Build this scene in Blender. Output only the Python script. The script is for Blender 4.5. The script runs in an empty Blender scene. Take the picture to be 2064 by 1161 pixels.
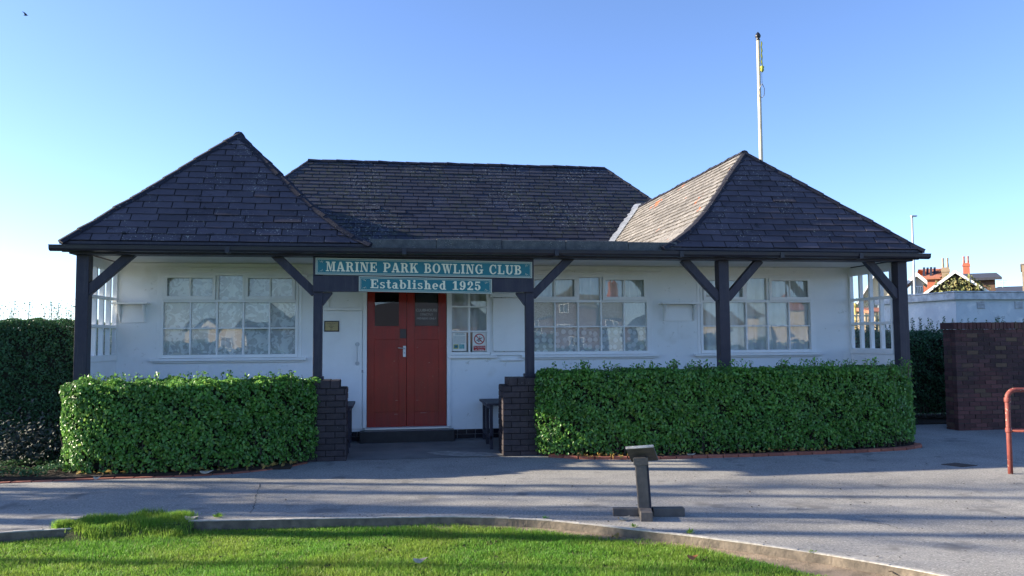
import bpy, bmesh, math, random
import numpy as np
from mathutils import Vector, Matrix
rnd = random.Random(7)
rng = np.random.default_rng(11)
C = bpy.context.scene.collection
SC = bpy.context.scene
R = math.radians

# ------------------------------------------------------------------ camera, sky, sun, exposure
F_PX, YAW, PITCH, ROLL = 1629.42, 0.1529, 0.0628, -0.0066
EYE = Vector((0, 0, 1.6))
_F = Vector((math.sin(YAW)*math.cos(PITCH), math.cos(YAW)*math.cos(PITCH), math.sin(PITCH)))
_R0 = Vector((math.cos(YAW), -math.sin(YAW), 0)); _U0 = _R0.cross(_F)
_R = _R0*math.cos(ROLL) + _U0*math.sin(ROLL); _U = -_R0*math.sin(ROLL) + _U0*math.cos(ROLL)
cam = bpy.data.cameras.new('camera'); camo = bpy.data.objects.new('camera', cam); C.objects.link(camo)
cam.sensor_width = 36; cam.lens = F_PX/2064*36; cam.clip_end = 2000; cam.clip_start = .05
m = Matrix((_R, _U, -_F)).transposed().to_4x4(); m.translation = EYE; camo.matrix_world = m
SC.camera = camo
SUN_EL, SUN_AZ = 18.0, -76.6          # degrees; azimuth clockwise from +Y
w = bpy.data.worlds.new("World"); SC.world = w; w.use_nodes = True
nt = w.node_tree; sky = nt.nodes.new('ShaderNodeTexSky'); sky.sky_type = 'NISHITA'; sky.sun_disc = False
sky.sun_elevation = R(SUN_EL); sky.sun_rotation = R(SUN_AZ % 360)
sky.air_density = 0.7; sky.dust_density = 0.4; sky.ozone_density = 3.0; sky.altitude = 0
_tm = nt.nodes.new('ShaderNodeMix'); _tm.data_type = 'RGBA'; _tm.blend_type = 'MULTIPLY'; _tm.inputs[0].default_value = 1; _tm.inputs[7].default_value = (.91, .905, 1.0, 1)   # cool white balance of the sky
nt.links.new(sky.outputs[0], _tm.inputs[6]); nt.links.new(_tm.outputs[2], nt.nodes['Background'].inputs[0]); nt.nodes['Background'].inputs[1].default_value = 0.113
sun = bpy.data.lights.new('sun', 'SUN'); sun.energy = 5.0; sun.angle = R(0.55); sun.color = (1, .87, .68)
suno = bpy.data.objects.new('sun', sun); C.objects.link(suno)
_sd = Vector((math.sin(R(SUN_AZ))*math.cos(R(SUN_EL)), math.cos(R(SUN_AZ))*math.cos(R(SUN_EL)), math.sin(R(SUN_EL))))
suno.rotation_euler = _sd.to_track_quat('Z', 'Y').to_euler(); suno.location = (-30, 10, 20)
SC.view_settings.view_transform = 'Standard'; SC.view_settings.look = 'None'
SC.view_settings.gamma = 1; SC.view_settings.exposure = 1.64
SC.cycles.max_bounces = 8; SC.cycles.diffuse_bounces = 3; SC.cycles.glossy_bounces = 3
SC.cycles.transparent_max_bounces = 12; SC.cycles.caustics_reflective = False; SC.cycles.caustics_refractive = False

def at(x, y, Y=None, Z=None, X=None):
    """world point seen at photograph pixel (x, y) at the given depth / height / side plane"""
    d = _F + _R*((x-1032)/F_PX) + _U*((580.5-y)/F_PX)
    t = Y/d.y if Y is not None else ((Z-1.6)/d.z if Z is not None else X/d.x)
    return EYE + d*t

# ------------------------------------------------------------------ helpers
def tag(o, label=None, cat=None, group=None, kind=None):
    if label: o['label'] = label
    if cat: o['category'] = cat
    if group: o['group'] = group
    if kind: o['kind'] = kind
    return o
def empty(name, loc, label, cat, group=None, rz=0):
    o = bpy.data.objects.new(name, None); o.empty_display_size = .2; C.objects.link(o)
    o.location = loc; o.rotation_euler = (0, 0, rz)
    bpy.context.view_layer.update() if False else None
    return tag(o, label, cat, group)
class MB:
    def __init__(s): s.v = []; s.f = []
    def add(s, vs, fs):
        b = len(s.v); s.v += [tuple(v) for v in vs]; s.f += [tuple(i+b for i in f) for f in fs]; return s
    def box(s, x0, x1, y0, y1, z0, z1):
        if x0 > x1: x0, x1 = x1, x0
        if y0 > y1: y0, y1 = y1, y0
        if z0 > z1: z0, z1 = z1, z0
        return s.add([(x0,y0,z0),(x1,y0,z0),(x1,y1,z0),(x0,y1,z0),(x0,y0,z1),(x1,y0,z1),(x1,y1,z1),(x0,y1,z1)],
                     [(0,3,2,1),(4,5,6,7),(0,1,5,4),(1,2,6,5),(2,3,7,6),(3,0,4,7)])
    def beam(s, a, b, wx, wz, up=(0,0,1)):
        a = Vector(a); b = Vector(b); d = (b-a).normalized(); u = Vector(up)
        r = d.cross(u).normalized() if abs(d.dot(u)) < .999 else Vector((1,0,0)); u = r.cross(d).normalized()
        vs = [p + r*(sx*wx/2) + u*(sz*wz/2) for p in (a, b) for sx, sz in ((-1,-1),(1,-1),(1,1),(-1,1))]
        return s.add(vs, [(0,3,2,1),(4,5,6,7),(0,1,5,4),(1,2,6,5),(2,3,7,6),(3,0,4,7)])
    def prism(s, pts, vec):
        """polygon pts (3-D) extruded by vec"""
        n = len(pts); p = [Vector(q) for q in pts]; v = Vector(vec)
        nrm = Vector((0,0,0))
        for i in range(n): nrm += p[i].cross(p[(i+1) % n])
        if nrm.dot(v) > 0: p.reverse()
        return s.add(p + [q+v for q in p], [tuple(range(n)), tuple(range(2*n-1, n-1, -1))] + [(i, i+n, (i+1) % n+n, (i+1) % n) for i in range(n)])
    def quad(s, *p): return s.add(p, [tuple(range(len(p)))])
    def tube(s, pts, r, n=8, caps=True):
        pts = [Vector(p) for p in pts]; rs = r if isinstance(r, (list, tuple)) else [r]*len(pts)
        vs = []; fs = []; prev = None
        for i, p in enumerate(pts):
            d = (pts[min(i+1, len(pts)-1)] - pts[max(i-1, 0)]).normalized()
            if prev is None: u = d.orthogonal().normalized()
            else: u = (prev - d*prev.dot(d)).normalized()
            prev = u; v = d.cross(u)
            for k in range(n):
                a = 2*math.pi*k/n; vs.append(p + (u*math.cos(a)+v*math.sin(a))*rs[i])
        for i in range(len(pts)-1):
            for k in range(n):
                fs.append((i*n+k, i*n+(k+1) % n, (i+1)*n+(k+1) % n, (i+1)*n+k))
        if caps: fs += [tuple(range(n-1, -1, -1)), tuple((len(pts)-1)*n+k for k in range(n))]
        return s.add(vs, fs)
    def lathe(s, prof, c, n=16):
        vs = []; fs = []
        for (r_, z) in prof:
            for k in range(n):
                a = 2*math.pi*k/n; vs.append((c[0]+r_*math.cos(a), c[1]+r_*math.sin(a), c[2]+z))
        for i in range(len(prof)-1):
            for k in range(n): fs.append((i*n+k, i*n+(k+1) % n, (i+1)*n+(k+1) % n, (i+1)*n+k))
        fs += [tuple(range(n-1, -1, -1)), tuple((len(prof)-1)*n+k for k in range(n))]
        return s.add(vs, fs)
    def build(s, name, material, parent=None, bevel=0, smooth=False):
        me = bpy.data.meshes.new(name); me.from_pydata(s.v, [], s.f); me.update()
        o = bpy.data.objects.new(name, me); C.objects.link(o)
        me.materials.append(material)
        if smooth: me.polygons.foreach_set('use_smooth', [True]*len(me.polygons))
        if bevel:
            b = o.modifiers.new('bevel', 'BEVEL'); b.width = bevel; b.segments = 2; b.limit_method = 'ANGLE'
        if parent: attach(o, parent)
        return o
def world_of(p):
    m = p.matrix_basis.copy()
    while p.parent: p = p.parent; m = p.matrix_basis @ m
    return m
def attach(o, parent):
    o.parent = parent; o.matrix_basis = world_of(parent).inverted() @ o.matrix_basis
def np_mesh(name, V, Fq, material, parent=None, smooth=False):
    """V (n,3); Fq (m,k) faces of equal size"""
    me = bpy.data.meshes.new(name); n, k = Fq.shape
    me.vertices.add(len(V)); me.vertices.foreach_set('co', V.astype(np.float32).ravel())
    me.loops.add(n*k); me.loops.foreach_set('vertex_index', Fq.astype(np.int32).ravel())
    me.polygons.add(n); me.polygons.foreach_set('loop_start', np.arange(0, n*k, k, dtype=np.int32))
    me.polygons.foreach_set('loop_total', np.full(n, k, dtype=np.int32))
    if smooth: me.polygons.foreach_set('use_smooth', np.ones(n, dtype=bool))
    me.update(calc_edges=True); me.validate()
    me.materials.append(material)
    o = bpy.data.objects.new(name, me); C.objects.link(o)
    if parent: attach(o, parent)
    return o

# ------------------------------------------------------------------ materials
def mat(name, col, rough=.6, col2=None, nscale=6, ndetail=6, nlo=.35, nhi=.65, bump=0, bscale=40, bdist=.01,
        island=0, islandcol=None, streak=None, spec=.4, coat=0, translucent=0, speck=None, metal=0):
    M = bpy.data.materials.new(name); M.use_nodes = True; t = M.node_tree; N = t.nodes; L = t.links
    b = N['Principled BSDF']; b.inputs['Roughness'].default_value = rough; b.inputs['Specular IOR Level'].default_value = spec
    b.inputs['Metallic'].default_value = metal
    if coat: b.inputs['Coat Weight'].default_value = coat; b.inputs['Coat Roughness'].default_value = .08
    co = N.new('ShaderNodeTexCoord').outputs['Object']
    def rgb(c): n = N.new('ShaderNodeRGB'); n.outputs[0].default_value = (*c, 1); return n.outputs[0]
    def mix(f, a, c, mode='MIX'):
        n = N.new('ShaderNodeMix'); n.data_type = 'RGBA'; n.blend_type = mode
        if isinstance(f, float): n.inputs[0].default_value = f
        else: L.new(f, n.inputs[0])
        L.new(a, n.inputs[6]); L.new(c, n.inputs[7]); return n.outputs[2]
    def noise(sc, det=6, rou=.6, vec=co):
        n = N.new('ShaderNodeTexNoise'); n.inputs['Scale'].default_value = sc; n.inputs['Detail'].default_value = det
        n.inputs['Roughness'].default_value = rou; L.new(vec, n.inputs['Vector']); return n.outputs[0]
    def rng_(v, a, c, o0=0, o1=1):
        n = N.new('ShaderNodeMapRange'); n.inputs[1].default_value = a; n.inputs[2].default_value = c
        n.inputs[3].default_value = o0; n.inputs[4].default_value = o1; L.new(v, n.inputs[0]); return n.outputs[0]
    c = rgb(col)
    if col2: c = mix(rng_(noise(nscale, ndetail), nlo, nhi), c, rgb(col2))
    if island:
        g = N.new('ShaderNodeNewGeometry').outputs['Random Per Island']
        hv = N.new('ShaderNodeHueSaturation'); L.new(c, hv.inputs['Color']); L.new(rng_(g, 0, 1, 1-island, 1+island), hv.inputs['Value'])
        c = hv.outputs[0]
        if islandcol:
            m2 = N.new('ShaderNodeMath'); m2.operation = 'FRACT'; m3 = N.new('ShaderNodeMath'); m3.operation = 'MULTIPLY'
            L.new(g, m3.inputs[0]); m3.inputs[1].default_value = 17.31; L.new(m3.outputs[0], m2.inputs[0])
            c = mix(rng_(m2.outputs[0], islandcol[1], min(1, islandcol[1]+.25)), c, rgb(islandcol[0]))
    for sp in (speck or []):
        # (colour, scale, lo, hi, zlo, zhi)
        f = rng_(noise(sp[1], 3, .7), sp[2], sp[3])
        if len(sp) > 4:
            f2 = rng_(noise(sp[4], 2, .5), sp[5], sp[6]); mm = N.new('ShaderNodeMath'); mm.operation = 'MULTIPLY'
            L.new(f, mm.inputs[0]); L.new(f2, mm.inputs[1]); f = mm.outputs[0]
        c = mix(f, c, rgb(sp[0]))
    if streak:      # rain-run dirt: noise stretched down the surface
        mp = N.new('ShaderNodeMapping'); mp.inputs['Scale'].default_value = streak[1]; L.new(co, mp.inputs['Vector'])
        f1 = rng_(noise(1, 5, .7, mp.outputs[0]), streak[2], streak[3]); c = mix(f1, c, rgb(streak[0]))
    L.new(c, b.inputs['Base Color'])
    if bump:
        bn = N.new('ShaderNodeBump'); bn.inputs['Strength'].default_value = bump; bn.inputs['Distance'].default_value = bdist
        L.new(noise(bscale, 4, .65), bn.inputs['Height']); L.new(bn.outputs[0], b.inputs['Normal'])
    if translucent:
        tr = N.new('ShaderNodeBsdfTranslucent'); ms = N.new('ShaderNodeMixShader'); ms.inputs[0].default_value = translucent
        g2 = N.new('ShaderNodeGamma'); g2.inputs[1].default_value = .8; L.new(c, g2.inputs[0]); L.new(g2.outputs[0], tr.inputs[0])
        L.new(b.outputs[0], ms.inputs[1]); L.new(tr.outputs[0], ms.inputs[2]); L.new(ms.outputs[0], N['Material Output'].inputs[0])
    M['b'] = 1
    return M
def glass_mat(name, tint=(.92,.95,.95), boost=.085, rough=0.0, wob=0.0, speckle=False):
    M = bpy.data.materials.new(name); M.use_nodes = True; t = M.node_tree; N = t.nodes; L = t.links
    N.remove(N['Principled BSDF'])
    tr = N.new('ShaderNodeBsdfTransparent'); tr.inputs[0].default_value = (*tint, 1)
    gl = N.new('ShaderNodeBsdfGlossy'); gl.inputs['Roughness'].default_value = rough; gl.inputs['Color'].default_value = (1,1,1,1)
    fr = N.new('ShaderNodeLayerWeight'); fr.inputs[0].default_value = .5
    pw = N.new('ShaderNodeMath'); pw.operation = 'POWER'; pw.inputs[1].default_value = 4; L.new(fr.outputs['Facing'], pw.inputs[0])
    mu = N.new('ShaderNodeMath'); mu.operation = 'MULTIPLY_ADD'; mu.inputs[1].default_value = .8; mu.inputs[2].default_value = boost; mu.use_clamp = True
    L.new(pw.outputs[0], mu.inputs[0]); ms = N.new('ShaderNodeMixShader'); L.new(mu.outputs[0], ms.inputs[0])
    L.new(tr.outputs[0], ms.inputs[1]); L.new(gl.outputs[0], ms.inputs[2]); L.new(ms.outputs[0], N['Material Output'].inputs[0])
    if wob:
        co = N.new('ShaderNodeTexCoord').outputs['Object']
        n = N.new('ShaderNodeTexNoise'); n.inputs['Scale'].default_value = 90 if speckle else 2.2; n.inputs['Detail'].default_value = 1; L.new(co, n.inputs['Vector'])
        bn = N.new('ShaderNodeBump'); bn.inputs['Strength'].default_value = wob; bn.inputs['Distance'].default_value = .01; L.new(n.outputs[0], bn.inputs['Height']); L.new(bn.outputs[0], gl.inputs['Normal'])
    return M
M_wall = mat('white_render', (.87,.88,.88), .75, (.80,.82,.82), 1.3, bump=.25, bscale=60, bdist=.004, speck=[((.5,.5,.46), 7, .64, .8), ((.70,.70,.67), 1.7, .58, .8)], streak=((.58,.58,.53), (5, 5, .7), .63, .9))
M_white = mat('white_gloss_paint', (.88,.89,.89), .35, (.82,.83,.83), 3, bump=.1, bscale=20, bdist=.003)
M_soffit = mat('soffit_paint', (.80,.81,.79), .6, (.72,.73,.70), 3)
M_black = mat('dark_timber_paint', (.018,.018,.034), .5, (.028,.026,.042), 8, bump=.5, bscale=30, bdist=.005, speck=[((.12,.11,.10), 45, .68, .76, 2, .45, .6)], streak=((.05,.048,.058), (22, 22, 1.6), .50, .75))
M_gutter = mat('black_gutter_plastic', (.014,.014,.026), .35, (.022,.022,.026), 5)
M_felt = mat('felt_strip', (.062,.066,.072), .9, (.11,.115,.115), 9, bump=.8, bscale=90, bdist=.006, speck=[((.34,.36,.30), 60, .58, .66, 5, .4, .62)])
M_roof = mat('slate_shingle', (.046,.042,.060), .75, (.066,.060,.080), 3, island=.24, bump=.5, bscale=70, bdist=.006,
             speck=[((.36,.36,.31), 34, .62, .66, 1.8, .48, .58), ((.015,.015,.02), 9, .60, .66, 2.2, .45, .55)])
M_roof_main = mat('slate_shingle_mossy', (.023,.027,.044), .8, (.034,.038,.058), 3, island=.24, bump=.5, bscale=70, bdist=.006,
             speck=[((.040,.046,.038), 9, .46, .62, .9, .42, .54), ((.26,.28,.26), 24, .60, .64, .8, .48, .56)])
M_roof_lit = mat('slate_shingle_sunlit', (.235,.222,.212), .8, (.165,.158,.152), 5, island=.25, bump=.5, bscale=70, bdist=.006,  # paler copy of the slate, with sunlight painted into its colour
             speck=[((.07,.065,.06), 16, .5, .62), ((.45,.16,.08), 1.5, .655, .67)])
M_ridge = mat('ridge_cap', (.012,.014,.026), .95, (.018,.020,.034), 8, bump=.6, bscale=50, bdist=.008, speck=[((.28,.28,.25), 40, .64, .7)])
M_lead = mat('grey_flashing', (.48,.50,.52), .5, (.32,.34,.35), 12)
M_red = mat('red_door_paint', (.34,.013,.009), .35, (.28,.011,.008), 4, coat=.35, bump=.12, bscale=9, bdist=.004, speck=[((.38,.12,.09), 24, .66, .72, 2, .48, .6)], streak=((.21,.010,.008), (16, 16, 1.0), .45, .75))
M_brickdark = mat('dark_painted_brick', (.030,.022,.026), .6, (.045,.034,.036), 10, island=.3, bump=.7, bscale=60, bdist=.008, speck=[((.35,.34,.33), 45, .69, .73)])
M_mortdark = mat('dark_mortar', (.018,.015,.017), .9)
M_brick = mat('weathered_red_brick', (.115,.045,.040), .85, (.06,.032,.032), 1.2, nlo=.42, nhi=.6, island=.32, islandcol=((.13,.085,.05), .82), bump=.7, bscale=50, bdist=.008,
              speck=[((.30,.22,.18), 50, .68, .74)])
M_mort = mat('brown_mortar', (.075,.06,.052), .95, bump=.5, bscale=80)
M_kerbbrick = mat('orange_kerb_brick', (.36,.12,.075), .85, (.26,.09,.06), 8, island=.2, bump=.5, bscale=60, bdist=.006)
M_tile = mat('black_glazed_tile', (.012,.012,.02), .2)
M_grout = mat('pale_grout', (.18,.17,.17), .9)
M_step = mat('black_step_paint', (.010,.010,.014), .4, (.02,.02,.024), 10)
M_asph = mat('asphalt', (.285,.278,.262), .9, (.225,.220,.208), 1.1, nlo=.4, nhi=.62, bump=.9, bscale=260, bdist=.006,
             speck=[((.42,.41,.38), 52, .52, .64), ((.13,.13,.13), 36, .55, .68), ((.34,.33,.31), 3, .60, .75), ((.17,.167,.162), 1.6, .58, .68), ((.10,.10,.10), 4.5, .70, .73)])
M_conc = mat('worn_concrete_floor', (.20,.20,.20), .85, (.14,.14,.145), 2.5, bump=.5, bscale=120, bdist=.005)
M_concp = mat('pale_cement_patch', (.34,.33,.31), .9, (.2,.2,.19), 12, bump=.5, bscale=90, bdist=.005)
M_soil = mat('soil', (.045,.032,.024), .95, (.022,.016,.012), 14, bump=1, bscale=60, bdist=.02)
M_dirt = mat('dry_earth', (.30,.235,.17), .95, (.19,.15,.105), 10, nlo=.4, nhi=.6, bump=1, bscale=70, bdist=.015, speck=[((.42,.36,.28), 90, .6, .7)])
M_lawnbase = mat('turf', (.045,.085,.014), .95, (.06,.06,.02), 9, bump=1, bscale=80, bdist=.02)
M_field = mat('park_grass', (.07,.13,.025), .95, (.09,.14,.04), .15, bump=.3, bscale=5)
M_grass = mat('grass_blade', (.095,.255,.022), .55, (.175,.285,.030), 1.1, nlo=.40, nhi=.62, island=.45, islandcol=((.30,.28,.10), .93), translucent=.45, spec=.4)
M_tuft = mat('long_grass_blade', (.115,.275,.024), .5, (.19,.30,.032), 5, island=.35, translucent=.5)
M_leafA = mat('glossy_hedge_leaf', (.135,.33,.055), .34, (.080,.225,.042), 3, island=.45, islandcol=((.22,.38,.06), .84), translucent=.42, spec=.55)
M_leafB = mat('dark_hedge_leaf', (.042,.125,.045), .42, (.030,.090,.032), 3, island=.45, translucent=.25)
M_leafC = mat('ivy_leaf', (.05,.13,.045), .5, (.035,.09,.03), 5, island=.4, translucent=.2)
M_leafT = mat('tree_leaf', (.07,.12,.03), .5, (.05,.09,.025), 2, island=.4, translucent=.35)
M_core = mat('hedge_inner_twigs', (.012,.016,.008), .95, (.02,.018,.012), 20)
M_bark = mat('bark', (.14,.11,.085), .9, (.07,.055,.045), 12, bump=1, bscale=20, bdist=.03)
M_standw = mat('weathered_grey_timber', (.145,.128,.110), .85, (.09,.08,.072), 7, bump=.7, bscale=35, bdist=.006)
M_board = mat('weathered_edging_board', (.20,.165,.125), .9, (.10,.085,.068), 9, bump=.9, bscale=30, bdist=.01)
M_boardtop = mat('bleached_board_top', (.50,.48,.44), .85, (.32,.30,.27), 20, bump=.6, bscale=50)
M_rail = mat('red_oxide_rail_paint', (.23,.058,.046), .6, (.16,.04,.034), 12, bump=.3, bscale=30, bdist=.003, speck=[((.45,.36,.28), 26, .63, .68)])
M_pole = mat('cream_pole_paint', (.62,.56,.42), .4, (.5,.44,.32), 6)
M_metal = mat('brushed_steel', (.62,.63,.64), .3, metal=1)
M_greymetal = mat('galvanised_pole', (.36,.37,.38), .5)
M_iron = mat('rusty_iron', (.045,.036,.032), .8, (.08,.05,.035), 30, bump=.8, bscale=80)
M_dead = mat('pale_dead_leaf', (.50,.45,.36), .8, (.36,.30,.2), 30, translucent=.1)
M_yel = mat('yellow_dead_leaf', (.40,.29,.07), .7, (.28,.17,.05), 20, island=.4, translucent=.2)
M_int = mat('room_lining', (.25,.24,.22), .9)
M_glass = glass_mat('window_glass', wob=.10)
M_glass_clear = glass_mat('clear_screen_glass', (.97,.98,.98), boost=.05)
M_lawnshade = None

def curtain_mat(name, kind):
    M = bpy.data.materials.new(name); M.use_nodes = True; t = M.node_tree; N = t.nodes; L = t.links
    b = N['Principled BSDF']; b.inputs['Roughness'].default_value = .9
    co = N.new('ShaderNodeTexCoord').outputs['Object']
    tr = N.new('ShaderNodeBsdfTransparent'); ms = N.new('ShaderNodeMixShader')
    b.inputs['Base Color'].default_value = (.85,.87,.87,1)
    def rr(v, a, c, o0, o1):
        n = N.new('ShaderNodeMapRange'); n.inputs[1].default_value = a; n.inputs[2].default_value = c; n.inputs[3].default_value = o0; n.inputs[4].default_value = o1
        L.new(v, n.inputs[0]); return n.outputs[0]
    if kind == 'lace':
        n = N.new('ShaderNodeTexNoise'); n.inputs['Scale'].default_value = 8; n.inputs['Detail'].default_value = 2.5; n.inputs['Distortion'].default_value = 1.6
        L.new(co, n.inputs['Vector']); f = rr(n.outputs[0], .47, .53, .98, .68)
    elif kind == 'dots':
        n = N.new('ShaderNodeTexVoronoi'); n.inputs['Scale'].default_value = 9; n.inputs['Randomness'].default_value = .45; L.new(co, n.inputs['Vector'])
        f = rr(n.outputs[0], .36, .42, .85, .38)
    elif kind == 'speck':
        n = N.new('ShaderNodeTexNoise'); n.inputs['Scale'].default_value = 110; n.inputs['Detail'].default_value = 1; L.new(co, n.inputs['Vector'])
        f = rr(n.outputs[0], .45, .55, .45, .9)
    else:
        n = N.new('ShaderNodeTexNoise'); n.inputs['Scale'].default_value = 3; L.new(co, n.inputs['Vector']); f = rr(n.outputs[0], .3, .7, .7, .9)
    L.new(f, ms.inputs[0]); L.new(tr.outputs[0], ms.inputs[1]); L.new(b.outputs[0], ms.inputs[2]); L.new(ms.outputs[0], N['Material Output'].inputs[0])
    return M
M_lace = curtain_mat('lace_net', 'lace'); M_net = curtain_mat('plain_net', 'net'); M_dots = curtain_mat('dotted_film', 'dots'); M_speck = curtain_mat('frosted_film', 'speck')
def sheet_mat(name, col, rough=.5): return mat(name, col, rough)
M_teal = mat('teal_sign_paint', (.010,.165,.19), .4, (.008,.145,.168), 3)
M_cream = sheet_mat('cream_lettering', (.80,.76,.54)); M_beige = sheet_mat('sign_edge_moulding', (.42,.45,.36))

# ------------------------------------------------------------------ ground
GZ = -.08
g = MB(); n = 24
g.quad((-600,-600,-.24),(600,-600,-.24),(600,700,-.24),(-600,700,-.24))
tag(g.build('ground', M_field), kind='structure')
# board line (top outer edge) from left to right
edge_px = [(-260,1098),(0,1075),(130,1068),(260,1059),(380,1052),(640,1047),(900,1043),(1000,1045),(1100,1050),(1200,1060),(1300,1072),(1400,1083),(1500,1096),(1600,1110),(1700,1126),(1850,1152),(2000,1184),(2200,1240)]
edge = [at(x, y, Z=-.075) for x, y in edge_px]
edge = [Vector((-9.5, 6.6, -.075)), Vector((-6.5, 7.35, -.075))] + edge + [Vector((4.9, 3.6, -.075)), Vector((5.2, 1.5, -.075)), Vector((5.3, -6, -.075))]
P = MB()
poly = [(p.x, p.y, GZ) for p in edge] + [(24,-6,GZ),(24,13.2,GZ),(10.2,14.3,GZ),(8.0,14.6,GZ),(8.0,11.2,GZ),(2.0,12.0,GZ),(-1.0,12.0,GZ),(-1.1,11.45,GZ),(-1.9,10.75,GZ),(-4.6,10.62,GZ),(-14,10.3,GZ),(-14,5.5,GZ)]
me_poly = bmesh.new(); vs = [me_poly.verts.new(p) for p in poly]; fce = me_poly.faces.new(vs)
if fce.normal.z < 0: bmesh.ops.reverse_faces(me_poly, faces=[fce])
bmesh.ops.triangulate(me_poly, faces=me_poly.faces[:])
me = bpy.data.meshes.new('path'); me_poly.to_mesh(me); me_poly.free(); me.materials.append(M_asph)
path = bpy.data.objects.new('path', me); C.objects.link(path); tag(path, kind='structure')
# veranda floor, ramping from wall to the path
v = MB(); v.quad((-1.0,11.62,GZ+.004),(2.0,11.62,GZ+.004),(2.0,13.2,0),(-1.0,13.2,0))
v.quad((-4.2,11.9,GZ+.004),(-1.0,11.9,GZ+.004),(-1.0,13.2,0.0),(-4.2,13.2,0.0)); v.quad((2.0,11.9,GZ+.004),(8.1,11.9,GZ+.004),(8.1,13.2,0),(2.0,13.2,0))
tag(v.build('veranda_floor', M_conc), kind='structure')
def blob_poly(pts, z, name, m_, parent=None):
    b = MB(); b.quad(*[(x, y, z) for x, y in pts]); return b.build(name, m_, parent)
pp = [at(x, y, Z=GZ+.012) for x, y in [(858,914),(900,911.5),(960,913),(1008,914),(1016,917),(985,919.5),(930,920),(880,918)]]
b = MB(); b.quad(*[(p.x, p.y, max(GZ+.006, GZ+.010+(p.y-11.62)*.0484)) for p in reversed(pp)]); tag(b.build('cement_patch', M_concp), kind='structure')
# soil beds
sb = MB(); sb.box(-12, -4.1, 10.66, 14.6, -.2, -.045); sb.box(-4.1, -1.25, 11.0, 12.0, -.2, -.05)
sb.prism([(-4.1,10.68,-.2),(-1.95,10.84,-.2),(-1.42,11.28,-.2),(-1.24,11.6,-.2),(-4.1,11.6,-.2)], (0,0,.153))
sb.prism([(2.2,11.9,-.2),(2.3,11.5,-.2),(2.9,11.2,-.2),(3.6,11.0,-.2),(5.1,10.97,-.2),(6.7,11.05,-.2),(7.6,11.15,-.2),(8.1,11.45,-.2),(8.2,11.9,-.2)], (0,0,.145))
sb.box(8.15, 16, 14.15, 15.9, -.2, -.06)
tag(sb.build('planting_bed', M_soil), kind='structure')
# lawn sheet + dirt verge
LZ = -.165
lawn_px = [(-260,1112),(0,1094),(130,1084),(260,1072),(380,1062),(640,1064),(900,1064),(1000,1066),(1100,1073),(1200,1085),(1300,1095),(1400,1109),(1500,1128),(1600,1152),(1680,1168),(1800,1200),(1950,1250)]
lawn_e = [at(x, y, Z=LZ) for x, y in lawn_px]
lawn_e = [Vector((-6.5,6.9,LZ))] + lawn_e
lb = MB()
for i in range(len(lawn_e)-1):
    a, b = lawn_e[i], lawn_e[i+1]; lb.quad((a.x,-1,LZ),(b.x,-1,LZ),(b.x,b.y,LZ),(a.x,a.y,LZ))
tag(lb.build('lawn', M_lawnbase), kind='structure')
db = MB()
def resample(pts, n):
    d = [0]
    for i in range(1, len(pts)): d.append(d[-1]+(pts[i]-pts[i-1]).length)
    out = []
    for k in range(n):
        s_ = d[-1]*k/(n-1); i = max(j for j in range(len(d)) if d[j] <= s_+1e-9); i = min(i, len(pts)-2)
        t_ = (s_-d[i])/max(1e-9, d[i+1]-d[i]); out.append(pts[i].lerp(pts[i+1], t_))
    return out
E2 = resample(edge[2:-2], 120); W2 = resample(lawn_e[1:], 120)
for i in range(119):
    a, b, c_, d_ = E2[i], E2[i+1], W2[i+1], W2[i]
    db.quad((d_.x,d_.y-.06,LZ+.002),(c_.x,c_.y-.06,LZ+.002),(b.x,b.y,-.142),(a.x,a.y,-.142))
tag(db.build('dirt_verge', M_dirt), kind='structure')
def edging(pts, label, z1=-.066):
    root = empty('edging_board', pts[0], label, 'lawn edging', 'wooden boards edging the lawn')
    b = MB(); tp = MB(); pts = resample(pts, max(6, int(len(pts)*5)))
    off = []
    for i, p in enumerate(pts):
        d = (pts[min(i+1, len(pts)-1)]-pts[max(0, i-1)]).normalized(); off.append(Vector((-d.y, d.x, 0)))
    for i in range(len(pts)-1):
        j = rnd.uniform(-.003, .003); a, c_ = pts[i], pts[i+1]; oa, oc = off[i]*.035, off[i+1]*.035
        lo = -.215
        q = [Vector((p.x, p.y, z_)) for p, z_ in ((a,lo),(c_,lo),(c_+oc,lo),(a+oa,lo))]
        b.prism([tuple(x) for x in q], (0, 0, z1-.006-lo))
        q = [Vector((p.x, p.y, z1-.006)) for p in (a-oa*.05, c_-oc*.05, c_+oc*1.1, a+oa*1.1)]
        tp.prism([tuple(x) for x in q], (0, 0, .008+j))
    b.build('board', M_board, root); tp.build('board_top', M_boardtop, root)
edging(edge[0:5]+[edge[4].lerp(edge[5], .1)], 'short dark edging board left of the overgrown grass tuft')
edging(edge[6:-1], 'long curved edging board with bleached top running past the timber stand')

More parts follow.
